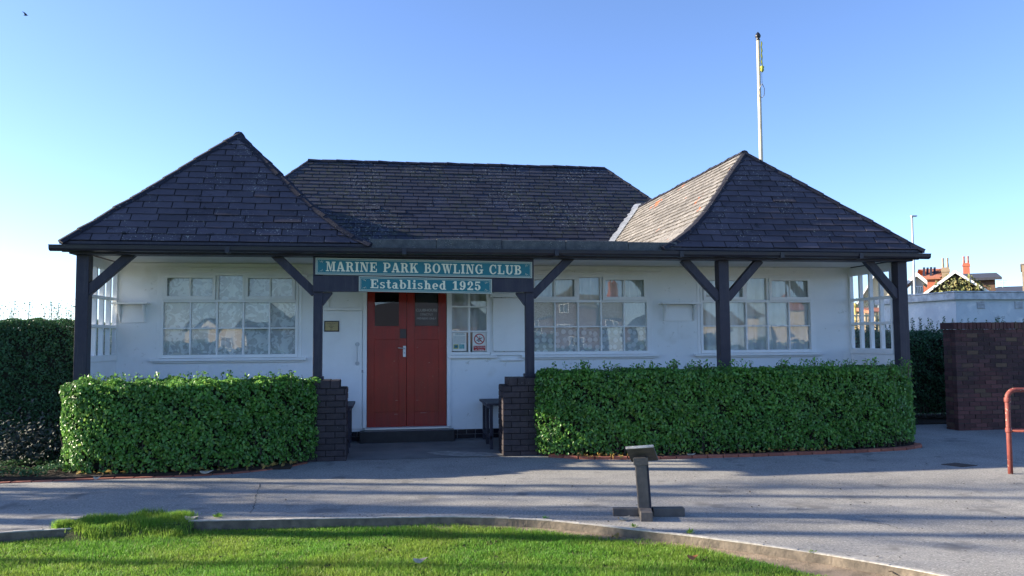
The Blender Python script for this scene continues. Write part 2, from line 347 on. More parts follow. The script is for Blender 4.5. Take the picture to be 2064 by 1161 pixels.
# ------------------------------------------------------------------ grass
def blades(name, pts, z0, h, wd, m_, lean=.5, parent=None, jh=.4):
    n = len(pts); ang = rng.uniform(0, 2*np.pi, n); hh = h*(1+rng.uniform(-jh, jh, n)); ww = wd*(1+rng.uniform(-.3, .3, n))
    dx, dy = np.cos(ang), np.sin(ang); la = rng.uniform(0, 2*np.pi, n); ll = hh*rng.uniform(.05, lean, n)
    z = z0 if np.ndim(z0) else np.full(n, z0)
    base = np.stack([pts[:,0], pts[:,1], z], 1)
    s_ = np.stack([dx*ww/2, dy*ww/2, np.zeros(n)], 1)
    mid = base + np.stack([np.cos(la)*ll*.35, np.sin(la)*ll*.35, hh*.55], 1); tip = base + np.stack([np.cos(la)*ll, np.sin(la)*ll, hh], 1)
    V = np.stack([base-s_, base+s_, mid+s_*.75, mid-s_*.75, tip], 1).reshape(-1, 3)
    i = np.arange(n)*5
    Fq = np.concatenate([np.stack([i, i+1, i+2], 1), np.stack([i, i+2, i+3], 1), np.stack([i+3, i+2, i+4], 1)])
    return np_mesh(name, V, Fq, m_, parent)
ex = np.array([p.x for p in lawn_e]); ey = np.array([p.y for p in lawn_e])
N0 = 420000
gx = rng.uniform(-3.9, 4.2, N0); gy = 4.5 + 3.6*rng.uniform(0, 1, N0)
o_ = np.argsort(ex); back = np.interp(gx, ex[o_], ey[o_])
vis = (gy < back + rng.normal(0, .03, N0)) & (gx > -.53*gy-.1) & (gx < .86*gy) 
gx, gy = gx[vis], gy[vis]
# thin out in small worn patches
thin = np.sin(gx*9.1+gy*3)+np.sin(gy*13.7-gx*4)+np.sin(gx*5.3+gy*17)
keep = (thin < 1.7) | (rng.uniform(0, 1, len(gx)) < .28)
gx, gy, thin = gx[keep], gy[keep], thin[keep]
lawn_h = .030*(1+.30*np.sin(gx*2.1+gy*1.3)*np.sin(gy*3.1)+.25*np.sin(gx*7.3+1.7*np.sin(gy*5))*np.sin(gy*11+gx*2))
tag(blades('grass', np.stack([gx, gy], 1), LZ-.002, lawn_h, .0052, M_grass, lean=.8), 'short bright green mown grass of the lawn', 'grass', kind='stuff')
# overgrown tuft over the board
tp_ = [at(x, y, Z=-.15) for x, y in [(120,1080),(180,1062),(260,1056),(340,1050),(385,1052),(382,1078),(330,1088),(200,1092)]]
nt_ = 15000; u = rng.uniform(0, 1, nt_)
top = resample(tp_[:5], 60); bot = resample([tp_[0]]+tp_[:4:-1]+[tp_[4]], 60) if False else resample([tp_[0], tp_[7], tp_[6], tp_[5]], 60)
idx = (u*59).astype(int); tv = rng.uniform(0, 1, nt_)**.8
ta = np.array([(p.x, p.y) for p in top])[idx]; ba = np.array([(p.x, p.y) for p in bot])[idx]
tpts = ta*tv[:,None] + ba*(1-tv[:,None]) + rng.normal(0, .03, (nt_, 2))
tpts += np.column_stack([np.zeros(nt_), .05*np.sin(tpts[:,0]*13)*tv + .03*np.sin(tpts[:,0]*31)*tv])
EX = np.array([p.x for p in edge[2:-2]]); EY = np.array([p.y for p in edge[2:-2]])
ty = np.interp(tpts[:,0], EX, EY)
tz = np.where(tpts[:,1] > ty-.01, -.082, -.165 + .085*np.clip(1-(ty-tpts[:,1])/.20, 0, 1))
mound = MB(); tag(blades('grass_tuft', tpts, tz-.006, .044*(1+.45*np.sin(tpts[:,0]*9)*np.sin(tpts[:,1]*14)), .0050, M_tuft, lean=.55, jh=.6), 'long bright grass growing over the lawn edging board', 'grass', kind='stuff')
mb_ = MB(); 
for i in range(40):
    xs_ = bot[0].x+.12; xa_, xb_ = xs_+(bot[-1].x-xs_)*i/40, xs_+(bot[-1].x-xs_)*(i+1)/40; ya_, yb_ = float(np.interp(xa_, EX, EY)), float(np.interp(xb_, EX, EY))
    mb_.quad((xa_, ya_-.22, -.168), (xb_, yb_-.22, -.168), (xb_, yb_-.03, -.088), (xa_, ya_-.03, -.088)); mb_.quad((xa_, ya_-.03, -.088), (xb_, yb_-.03, -.088), (xb_, yb_+.05, -.076), (xa_, ya_+.05, -.076))
tag(mb_.build('turf_bank', M_lawnbase), kind='structure')
nd = 420; q = np.column_stack([rng.uniform(-3.4, 3.6, nd), rng.uniform(4.8, 7.9, nd)]); kp = q[:,1] < np.interp(q[:,0], ex[o_], ey[o_])-.05; q = q[kp]
cl_ = rng.integers(0, 60, len(q)); cen = q[rng.integers(0, len(q), 60)]; q = cen[cl_] + rng.normal(0, .028, q.shape)
DEB = q
def crack(px, label):
    P_ = resample([at(x, y, Z=GZ+.003) for x, y in px], 26); b = MB(); pv = None
    for p in P_:
        p = p + Vector((rnd.uniform(-.012,.012), rnd.uniform(-.012,.012), 0)); w_ = rnd.uniform(.002, .006)
        if pv: b.quad(pv[0], pv[1], p+Vector((w_, 0, 0)), p-Vector((w_, 0, 0)))
        pv = (p-Vector((w_, 0, 0)), p+Vector((w_, 0, 0)))
    tag(b.build('path_crack', mat('crack_filler', (.05,.05,.05), .95)), kind='structure')
crack([(524,975),(520,992),(516,1000),(512,1018),(505,1035)], '')
crack([(1735,1048),(1760,1052),(1790,1058),(1815,1066)], '')
# weeds by the edging
def weed(x, y, s_, label, m_=M_leafA, n=26, group='small weeds along the lawn edging'):
    p = at(x, y, Z=-.075); V = []; Fq = []
    for k in range(n):
        a = rnd.uniform(0, 6.28); l = s_*rnd.uniform(.5, 1.1); el = rnd.uniform(.2, 1.1); d = Vector((math.cos(a)*math.cos(el), math.sin(a)*math.cos(el), math.sin(el)))
        sd = Vector((-math.sin(a), math.cos(a), 0))*l*.16; i = len(V); q = p + Vector((rnd.uniform(-1,1), rnd.uniform(-1,1), 0))*s_*.6
        V += [q, q+d*l*.5+sd, q+d*l, q+d*l*.5-sd]; Fq.append((i, i+1, i+2, i+3))
    tag(np_mesh('weed', np.array([tuple(v_) for v_ in V]), np.array(Fq), m_), label, 'weed', group)
weed(1278,1062,.045,'small green weed left of the timber stand foot', M_tuft)
weed(1390,1074,.05,'small green weed on the board edge right of the stand', M_tuft)
weed(1636,1114,.04,'small weed far right on the bleached board edge', M_tuft)
weed(1100,1045,.035,'dark little weed on the path edge above the long edging board', M_leafA)
weed(128,1064,.035,'mossy yellow weed at the right end of the short edging board', M_tuft)
weed(440,1042,.05,'flat mossy weed on the path edge beside the pale leaf', M_tuft, 50)

# ------------------------------------------------------------------ leaves
def leaf_cloud(name, P_, Nn, size, m_, parent=None, tilt=.7, aspect=.55, up=.25):
    n = len(P_); nr = Nn + rng.normal(0, tilt, (n, 3)); nr /= np.linalg.norm(nr, axis=1)[:,None]+1e-9
    t_ = rng.normal(0, 1, (n, 3)) + np.array([0, 0, up*3]); t_ -= (t_*nr).sum(1)[:,None]*nr; t_ /= np.linalg.norm(t_, axis=1)[:,None]+1e-9
    s_ = np.cross(nr, t_); L_ = (size*rng.uniform(.6, 1.35, n))[:,None]; W_ = L_*aspect*.5
    b0 = P_ - t_*L_*.5; tip = P_ + t_*L_*.5 - nr*L_*.08; mid = P_ + nr*L_*.04
    cup = nr*L_*.12
    V = np.stack([b0, P_-t_*L_*.12+s_*W_+cup, P_+t_*L_*.22+s_*W_*.8+cup, tip, P_+t_*L_*.22-s_*W_*.8+cup, P_-t_*L_*.12-s_*W_+cup, mid], 1).reshape(-1, 3)
    i = np.arange(n)*7
    Fq = np.concatenate([np.stack([i, i+1, i+6], 1), np.stack([i+1, i+2, i+6], 1), np.stack([i+2, i+3, i+6], 1), np.stack([i+3, i+4, i+6], 1), np.stack([i+4, i+5, i+6], 1), np.stack([i+5, i, i+6], 1)])
    return np_mesh(name, V, Fq, m_, parent)
def prism_samples(poly, z0, z1, dens, depth=.12, top=True, ymax=None, noise=.03, sides=None):
    """sample on the walls (and top) of an extruded polygon, poly counter-clockwise seen from above"""
    out = []; nn = []; P2 = np.array(poly, float); k = len(P2)
    for i in range(k):
        if sides is not None and i not in sides: continue
        a, b = P2[i], P2[(i+1) % k]; L_ = np.linalg.norm(b-a); n = int(L_*(z1-z0)*dens)
        if n < 1: continue
        u = rng.uniform(0, 1, n)[:,None]; z = rng.uniform(z0, z1, n); q = a + (b-a)*u
        nr = np.array([(b-a)[1], -(b-a)[0]])/L_; d = -np.abs(rng.normal(0, depth, n)) + noise*np.sin(q[:,0]*7+z*5)*np.sin(z*9+q[:,1]*4+q[:,0]*2)+noise
        q = q + nr[None]*d[:,None]
        out.append(np.column_stack([q, z])); nn.append(np.tile([nr[0], nr[1], .15], (n, 1)))
    if top:
        mn, mx = P2.min(0), P2.max(0); A = (mx-mn).prod(); n = int(A*dens); q = rng.uniform(mn, mx, (n, 2)); ins = np.zeros(n, bool)
        for i in range(k):
            a, b = P2[i], P2[(i+1) % k]; c = ((a[1] > q[:,1]) != (b[1] > q[:,1])) & (q[:,0] < (b[0]-a[0])*(q[:,1]-a[1])/(b[1]-a[1]+1e-12)+a[0]); ins ^= c
        q = q[ins]; n = len(q); z = z1 - np.abs(rng.normal(0, depth*.8, n)) + noise*1.4*np.sin(q[:,0]*6)*np.sin(q[:,0]*11+q[:,1]*5)+noise
        out.append(np.column_stack([q, z])); nn.append(np.tile([0, 0, 1.], (n, 1)))
    return np.concatenate(out), np.concatenate(nn)
def inset(poly, d):
    P2 = np.array(poly, float); c = P2.mean(0); o = []
    k = len(P2)
    for i in range(k):
        a, b, c_ = P2[i-1], P2[i], P2[(i+1) % k]; e1 = (b-a)/np.linalg.norm(b-a); e2 = (c_-b)/np.linalg.norm(c_-b)
        n1 = np.array([-e1[1], e1[0]]); n2 = np.array([-e2[1], e2[0]]); n_ = n1+n2; n_ /= max(.4, np.linalg.norm(n_)); o.append(tuple(b+n_*d))
    return o
def sprigs(x0, x1, y0, y1, z, n, h, size):
    P_ = []; N_ = []; stems = MB()
    for _ in range(n):
        x, y = rnd.uniform(x0, x1), rnd.uniform(y0, y1); hh = h*rnd.uniform(.3, 1); lx, ly = rnd.uniform(-.25, .25), rnd.uniform(-.2, .2)
        stems.tube([(x, y, z-.1), (x+lx*hh*.5, y+ly*hh, z+hh*.5), (x+lx*hh, y+ly*hh, z+hh)], [.004, .003, .002], 4)
        k = max(3, int(hh/size*2.4))
        for j in range(k):
            t_ = (j+.6)/k; a = j*2.4+rnd.random(); P_.append((x+lx*hh*t_+math.cos(a)*size*.45, y+ly*hh*t_+math.sin(a)*size*.45, z+hh*t_)); N_.append((math.cos(a)*.5, math.sin(a)*.5, .6))
    return np.array(P_), np.array(N_), stems
def hedge(name, poly, z0, z1, dens, size, m_, label, group=None, depth=.07, noise=.03, sprig=None, sides=None, tilt=.65, core_in=.1, extra=None):
    root = empty(name, (sum(p[0] for p in poly)/len(poly), sum(p[1] for p in poly)/len(poly), z0), label, 'hedge', group)
    P_, N_ = prism_samples(poly, z0+.02, z1, dens, depth, True, noise=noise, sides=sides)
    # ragged bottom and hollows
    keep = rng.uniform(0, 1, len(P_)) < np.clip(.22+(P_[:,2]-z0)/.28, 0, 1)
    hol = np.sin(P_[:,0]*5.1+1.3*np.sin(P_[:,2]*7))*np.sin(P_[:,2]*6.3+P_[:,0]*2.2)*np.sin(P_[:,0]*13+P_[:,1]*9+P_[:,2]*11)
    keep &= (np.abs(hol) < .45) | (rng.uniform(0, 1, len(P_)) < .35); P_, N_ = P_[keep], N_[keep]
    if z1 > .8 and z0 > -.2:
        tw = MB(); q0 = inset(poly, .07)
        for i in range(len(q0)):
            a_, b_ = q0[i], q0[(i+1) % len(q0)]; n_ = int(math.hypot(b_[0]-a_[0], b_[1]-a_[1])/.09)
            for k in range(n_):
                t_ = (k+rnd.random())/n_; x_, y_ = a_[0]+(b_[0]-a_[0])*t_, a_[1]+(b_[1]-a_[1])*t_
                for f_ in range(2): tw.tube([(x_, y_, z0-.03), (x_+rnd.uniform(-.05,.05), y_+rnd.uniform(-.04,.04), z0+.18), (x_+rnd.uniform(-.14,.14), y_+rnd.uniform(-.05,.05), z0+rnd.uniform(.3,.5))], [.008, .006, .003], 5)
        tw.build('stems', M_bark, root)['kind'] = 'stuff'
    if extra is not None: P_ = np.concatenate([P_, extra[0]]); N_ = np.concatenate([N_, extra[1]])
    if sprig:
        a, b, st = sprigs(*sprig); P_ = np.concatenate([P_, a]); N_ = np.concatenate([N_, b]); st.build('twigs', M_bark, root)['kind'] = 'stuff'
    leaf_cloud('foliage', P_, N_, size, m_, root, tilt=tilt)
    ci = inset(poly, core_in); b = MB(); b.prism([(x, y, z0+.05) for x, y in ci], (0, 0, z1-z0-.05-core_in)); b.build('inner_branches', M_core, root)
    return root
HL = [(-4.06,11.70),(-4.14,11.42),(-4.08,11.15),(-3.85,10.93),(-3.4,10.82),(-2.5,10.78),(-1.9,10.92),(-1.35,11.25),(-1.02,11.50),(-.93,11.72)]
hedge('front_hedge', HL, -.05, 1.05, 4600, .049, M_leafA, 'glossy green clipped hedge left of the entrance with sunlit left end', 'clipped hedges along the veranda front',
      sprig=(-3.9,-1.1,11.05,11.6,1.04,90,.17,.05))
HR = [(2.16,11.72),(2.14,11.50),(2.35,11.28),(2.9,11.16),(3.6,11.07),(5.1,11.05),(6.6,11.10),(7.55,11.22),(7.95,11.45),(8.16,11.74)]
hedge('front_hedge', HR, -.05, 1.10, 4200, .049, M_leafA, 'long glossy green clipped hedge right of the entrance', 'clipped hedges along the veranda front',
      sprig=(2.3,7.9,11.2,11.6,1.08,190,.21,.055))
hedge('tall_hedge', [(-7.4,12.35),(-4.45,12.35),(-4.42,14.2),(-7.4,14.4)], -.05, 1.90, 4200, .036, M_leafB, 'tall dark square clipped hedge left of the clubhouse', None,
      depth=.05, sprig=(-6.6,-4.5,13.6,14.2,1.95,46,.34,.085), noise=.02)
hedge('boundary_hedge', [(8.45,14.7),(15,14.7),(15,15.8),(8.3,15.8)], .02, 1.62, 2600, .045, M_leafB, 'dark hedge behind the veranda end beside the brick wall', None,
      depth=.08, noise=.05, sprig=(8.5,14.5,14.9,15.7,1.6,150,.42,.045))
# ground cover at far left
nG = 9000; q = np.column_stack([rng.uniform(-7, -4.0, nG), rng.uniform(10.68, 12.3, nG)]); keep = (np.sin(q[:,0]*4+1)*np.sin(q[:,1]*6) > -.35); q = q[keep]
zz = -.03 + .05*np.abs(np.sin(q[:,0]*5)*np.sin(q[:,1]*7)) + rng.uniform(0, .06, len(q))
tag(leaf_cloud('ground_cover', np.column_stack([q, zz]), np.tile([0, 0, 1.], (len(q), 1)), .04, M_leafC, tilt=.5), 'low ivy ground cover under the tall hedge', 'ground cover', kind='stuff')
nS = 1500; c0 = np.array([-4.75, 11.75, .25]); q = rng.normal(0, 1, (nS, 3))*np.array([.30, .25, .17])+c0; q = q[q[:,2] > -.03]
tag(leaf_cloud('shrub', q, np.tile([0, -.3, 1.], (len(q), 1)), .05, mat('dull_shrub_leaf', (.045,.055,.045), .7, island=.4), tilt=.6), 'low straggly dull-leaved shrub between the tall hedge and the front hedge', 'shrub')
nU = 2600; q = np.column_stack([rng.uniform(8.2, 9.9, nU), rng.uniform(14.0, 14.75, nU)]); 
tag(leaf_cloud('ground_cover', np.column_stack([q, -.05+rng.uniform(0, .07, nU)]), np.tile([0, 0, 1.], (nU, 1)), .04, M_leafC, tilt=.6), 'low leaf cover under the boundary hedge', 'ground cover', kind='stuff')
tag(leaf_cloud('lawn_debris', np.column_stack([DEB, LZ+rng.uniform(.012, .03, len(DEB))]), np.tile([0, 0, 1.], (len(DEB), 1)), .022, M_soil, tilt=.6, aspect=.9), 'small dark bits of leaf and soil scattered over the lawn', 'lawn debris', kind='stuff')
# leaf litter below the hedges
def litter(n, line, spread, m_, size, name='leaf_litter', label='dead leaves scattered'):
    P_ = []
    for _ in range(n):
        t_ = rnd.random()*(len(line)-1); i = int(t_); f = t_-i; a, b = line[i], line[i+1]
        P_.append((a[0]+(b[0]-a[0])*f+rnd.gauss(0, spread), a[1]+(b[1]-a[1])*f+rnd.gauss(0, spread), GZ+.05+rnd.uniform(-.01, .03)))
    P_ = np.array(P_); tag(leaf_cloud(name, P_, np.tile([0, 0, 1.], (n, 1)), size, m_, tilt=.5, aspect=.7), label, 'dead leaves', kind='stuff')
nq = 260; qx = rng.uniform(-4.2, 8, nq); qy = rng.uniform(5.5, 11.2, nq); kp = qy > np.interp(qx, EX, EY)+.03; qx, qy = qx[kp], qy[kp]
near = rng.uniform(0, 1, len(qx)); eY = np.interp(qx, EX, EY); qy = np.where((near < .55) & (qx < 3.2), eY+.03+np.abs(rng.normal(0, .10, len(qx))), qy)
tag(leaf_cloud('path_litter', np.column_stack([qx, qy, np.full(len(qx), GZ+.008)]), np.tile([0, 0, 1.], (len(qx), 1)), .022, M_soil, tilt=.25, aspect=.7), 'small bits of grit and leaf scattered over the path', 'path litter', kind='stuff')
litter(150, [(2.6,11.12),(3.5,10.98),(5.0,10.97),(6.5,11.02)], .05, M_yel, .055, label='yellow and brown dead leaves under the right hedge')
litter(70, [(-3.9,10.82),(-2.5,10.74),(-1.6,10.98),(-1.2,11.3)], .05, M_yel, .055, label='brown dead leaves under the left hedge')
def dead_leaf(x, y, s_, label, z=GZ, rot=0., m_=M_dead):
    p = at(x, y, Z=z+.01); b = MB(); n = 12; V = []
    for k in range(n):
        a = 2*math.pi*k/n; r_ = s_*(.5+.10*math.cos(3*a+rot)); V.append(Vector((math.cos(a)*r_*1.25, math.sin(a)*r_*.6, .018*math.cos(2*a)+.012)))
    M4 = Matrix.Rotation(rot, 4, 'Z'); V = [p + (M4 @ v_) for v_ in V]; ctr = p + Vector((0, 0, .022))
    vs_ = V+[ctr]; b.add(vs_, [(k, (k+1) % n, n) for k in range(n)])
    tag(b.build('fallen_leaf', m_, smooth=True), label, 'fallen leaf', 'single pale fallen leaves')
dead_leaf(415,953,.13,'curled white leaf below the middle of the left hedge', -.05, .2)
dead_leaf(195,965,.07,'small white leaf at the left corner of the left hedge', -.06)
dead_leaf(845,1132,.09,'pale curled leaf lying alone on the lawn', LZ+.03, .1)
dead_leaf(385,1046,.11,'long pale leaf on the path beside the grass tuft', GZ, -.2)
dead_leaf(1256,1047,.10,'pale leaf against the left foot of the timber stand', GZ, .3)
dead_leaf(1240,1083,.09,'dead leaf on the dirt verge left of the stand shadow', -.14, .9, M_yel)
dead_leaf(1392,918,.11,'pale papery leaf below the right hedge behind the stand', GZ+.02, .1)
dead_leaf(1395,1126,.07,'small reddish leaf on the lawn right of the stand', LZ+.03, 0, mat('reddish_leaf', (.40,.15,.05), .7))
dead_leaf(1808,1156,.14,'brown leaf on the dirt verge at the lower right', -.14, .4, M_dirt)
dead_leaf(150,1078,.10,'dark curled leaf by the end of the short edging board', -.13, .5, M_board)

# ------------------------------------------------------------------ brick work
def brickwork(mbk, x0, x1, y0, y1, z0, z1, L_=.24, H_=.085, j=.011, jit=.003, faces='FLR', stretch=.11):
    """skins of bricks on the front (-Y) and side (X) faces of a block"""
    rows = int(round((z1-z0)/H_)); hh = (z1-z0)/rows
    for r_ in range(rows):
        za, zb = z0+r_*hh+j/2, z0+(r_+1)*hh-j/2
        x = x0 - (L_/2 if r_ % 2 else 0)
        while x < x1-1e-4:
            a, b = max(x0, x)+ (j/2 if x > x0 else 0), min(x1, x+L_)-(j/2 if x+L_ < x1 else 0)
            if b-a > .02:
                d = rnd.uniform(-jit, jit); mbk.box(a, b, y0+d, y0+stretch if (y1-y0) > 2*stretch else y1, za+rnd.uniform(-.0015,.0015), zb)
            x += L_
        for side, xs in (('L', x0), ('R', x1)):
            if side not in faces: continue
            y = y0+stretch+j - (L_/2 if not r_ % 2 else 0)
            while y < y1-1e-4:
                a, b = max(y0+stretch+j, y), min(y1, y+L_-j)
                if b-a > .02:
                    d = rnd.uniform(-jit, jit)
                    if side == 'L': mbk.box(xs+d, xs+.1, a, b, za, zb)
                    else: mbk.box(xs-.1, xs+d, a, b, za, zb)
                y += L_
def pier(x0, x1, xs0, xs1, label):
    root = empty('brick_pier', ((x0+x1)/2, 11.8, GZ), label, 'brick pier', 'brick piers flanking the entrance')
    b = MB(); brickwork(b, x0, x1, 11.60, 12.08, GZ-.02, .92, .25, .0835)
    x = xs0
    k = 0; L_ = xs1-xs0
    for wv in ((.12,.11,.14,.13) if xs0 < 0 else (.13,.11,.15,.14)):
        if x+wv > xs1: wv = xs1-x
        if wv < .03: break
        b.box(x+.004, x+wv-.004, 11.605+rnd.uniform(-.004,.004), 12.05, .928, 1.035+rnd.uniform(-.004,.002)); x += wv
    b.build('bricks', M_brickdark, root, bevel=.004)
    c = MB(); c.box(x0+.008, x1-.008, 11.609, 12.07, GZ-.03, .927); c.box(xs0+.008, xs1-.008, 11.615, 12.04, .927, 1.02); c.build('mortar', M_mortdark, root)
pier(-1.22, -.565, -1.16, -.655, 'stepped dark brick pier left of the entrance')
pier(1.645, 2.36, 1.73, 2.26, 'stepped dark brick pier right of the entrance')
root = empty('brick_wall', (11.5, 13.2, GZ), 'weathered red brick wall with upright brick coping behind the red handrail', 'brick wall')
wx0 = at(1936, 868, Z=GZ).x; wy0 = at(1936, 868, Z=GZ).y; WT = at(1936, 650, Y=wy0).z
b = MB(); brickwork(b, wx0-.03, wx0+3.6, wy0, wy0+.32, GZ-.03, WT-.12, .225, .0755, .010, .004, 'L'); b.build('bricks', M_brick, root, bevel=.003)
c = MB(); c.box(wx0-.02, wx0+3.58, wy0+.008, wy0+.31, GZ-.05, WT-.125); c.build('mortar', M_mort, root)
b = MB(); x = wx0-.07
while x < wx0+3.55: b.box(x, x+.066, wy0-.03+rnd.uniform(-.004,.004), wy0+.34, WT-.118, WT+rnd.uniform(-.004,.003)); x += .076
b.build('coping', M_brick, root, bevel=.004)
# kerb bricks
def kerb(line, L_, w_, h_, label, z0=GZ-.05, slant=0):
    root = empty('brick_kerb', line[0]+(GZ,), label, 'brick kerb', 'orange brick kerbs around the hedge beds')
    pts = resample([Vector((x, y, 0)) for x, y in line], int(sum((Vector(line[i+1])-Vector(line[i])).length for i in range(len(line)-1))/L_)+1)
    b = MB()
    for i in range(len(pts)-1):
        a, c_ = pts[i], pts[i+1]; d = (c_-a).normalized(); b.beam(a+d*.006+Vector((0,0,z0+h_/2+rnd.uniform(-.004,.004))), c_-d*.006+Vector((0,0,z0+h_/2+rnd.uniform(-.004,.004))), w_, h_)
    b.build('kerb_bricks', M_kerbbrick, root, bevel=.006)
kerb([(2.28,11.42),(2.75,11.12),(3.5,10.93),(5.1,10.90),(6.7,10.97),(7.6,11.10),(8.0,11.33),(8.08,11.5)], .22, .10, .088, 'curved orange brick kerb under the right hedge')
kerb([(-6.5,10.52),(-4.6,10.60),(-3.4,10.66),(-2.4,10.67),(-1.85,10.80),(-1.35,11.12),(-1.1,11.5)], .22, .07, .065, 'thin orange brick kerb under the left hedge')

# ------------------------------------------------------------------ clubhouse
YW, YF = 13.19, 11.78
XL, XR = -4.15, 8.10
club = empty('clubhouse', (2, YW, 0), 'white rendered bowling clubhouse with dark hipped roofs and open veranda', 'clubhouse')
WIN = [(-3.47,-1.40),(2.31,4.38),(5.29,7.35)]
ZB, ZT = 1.335, 2.665
SW = (.985, 1.655, 1.345, 2.62)      # small window beside the door
DOOR = (-.33, .955, .20, 2.48)
holes = [(a, b, ZB, ZT) for a, b in WIN] + [SW, DOOR]
def holed_wall(mb, x0, x1, z0, z1, holes, y, th):
    xs = sorted({x0, x1} | {h[0] for h in holes} | {h[1] for h in holes}); zs = sorted({z0, z1} | {h[2] for h in holes} | {h[3] for h in holes})
    for i in range(len(xs)-1):
        for k in range(len(zs)-1):
            cx, cz = (xs[i]+xs[i+1])/2, (zs[k]+zs[k+1])/2
            if any(h[0] < cx < h[1] and h[2] < cz < h[3] for h in holes): continue
            a, b, c_, d = xs[i], xs[i+1], zs[k], zs[k+1]
            mb.quad((a,y,c_),(b,y,c_),(b,y,d),(a,y,d)); mb.quad((a,y+th,d),(b,y+th,d),(b,y+th,c_),(a,y+th,c_))
    for (a, b, c_, d) in holes:
        mb.quad((a,y,c_),(a,y+th,c_),(b,y+th,c_),(b,y,c_)); mb.quad((a,y,d),(b,y,d),(b,y+th,d),(a,y+th,d))
        mb.quad((a,y,c_),(a,y,d),(a,y+th,d),(a,y+th,c_)); mb.quad((b,y,c_),(b,y+th,c_),(b,y+th,d),(b,y,d))
wl = MB(); holed_wall(wl, XL, XR, .145, 2.95, holes, YW, .2)
wl.box(XL-.06, XL+.06, YW+.2, 24, -.1, 2.95); wl.box(XR-.06, XR+.06, YW+.2, 24, -.1, 2.95); wl.box(XL-.06, XR+.06, 24, 24.2, -.1, 2.95)
wl.build('wall', M_wall, club)
# room behind
rm = MB(); rm.quad((XL+.07,YW+.21,.02),(XR-.07,YW+.21,.02),(XR-.07,18,.02),(XL+.07,18,.02)); rm.quad((XL+.07,18,0),(XR-.07,18,0),(XR-.07,18,2.8),(XL+.07,18,2.8)); rm.quad((XL+.07,YW+.21,2.8),(XL+.07,18,2.8),(XR-.07,18,2.8),(XR-.07,YW+.21,2.8))
rm.build('room', M_int, club)
# plinth tiles
pl = MB(); tl = MB()
pl.box(XL, XR, YW-.005, YW+.19, -.1, .144)
for row in range(2):
    x = -4.1 + (.15 if row else 0)
    L_ = .29 if row == 0 else .145
    while x < 8.0: tl.box(x+.006, x+L_-.006, YW-.014, YW-.0051, -.01+row*.078+.005, -.01+row*.078+.073); x += L_
pl.build('plinth', M_grout, club); tl.build('plinth_tiles', M_tile, club)
# step and threshold
st = MB(); st.box(-.43, 1.06, YW-.26, YW-.016, -.09, .165); st.build('door_step', M_step, club, bevel=.01)
tm = MB(); tm.box(-.36, .99, YW-.06, YW+.12, .168, .198); tm.build('threshold', M_metal, club, bevel=.004)
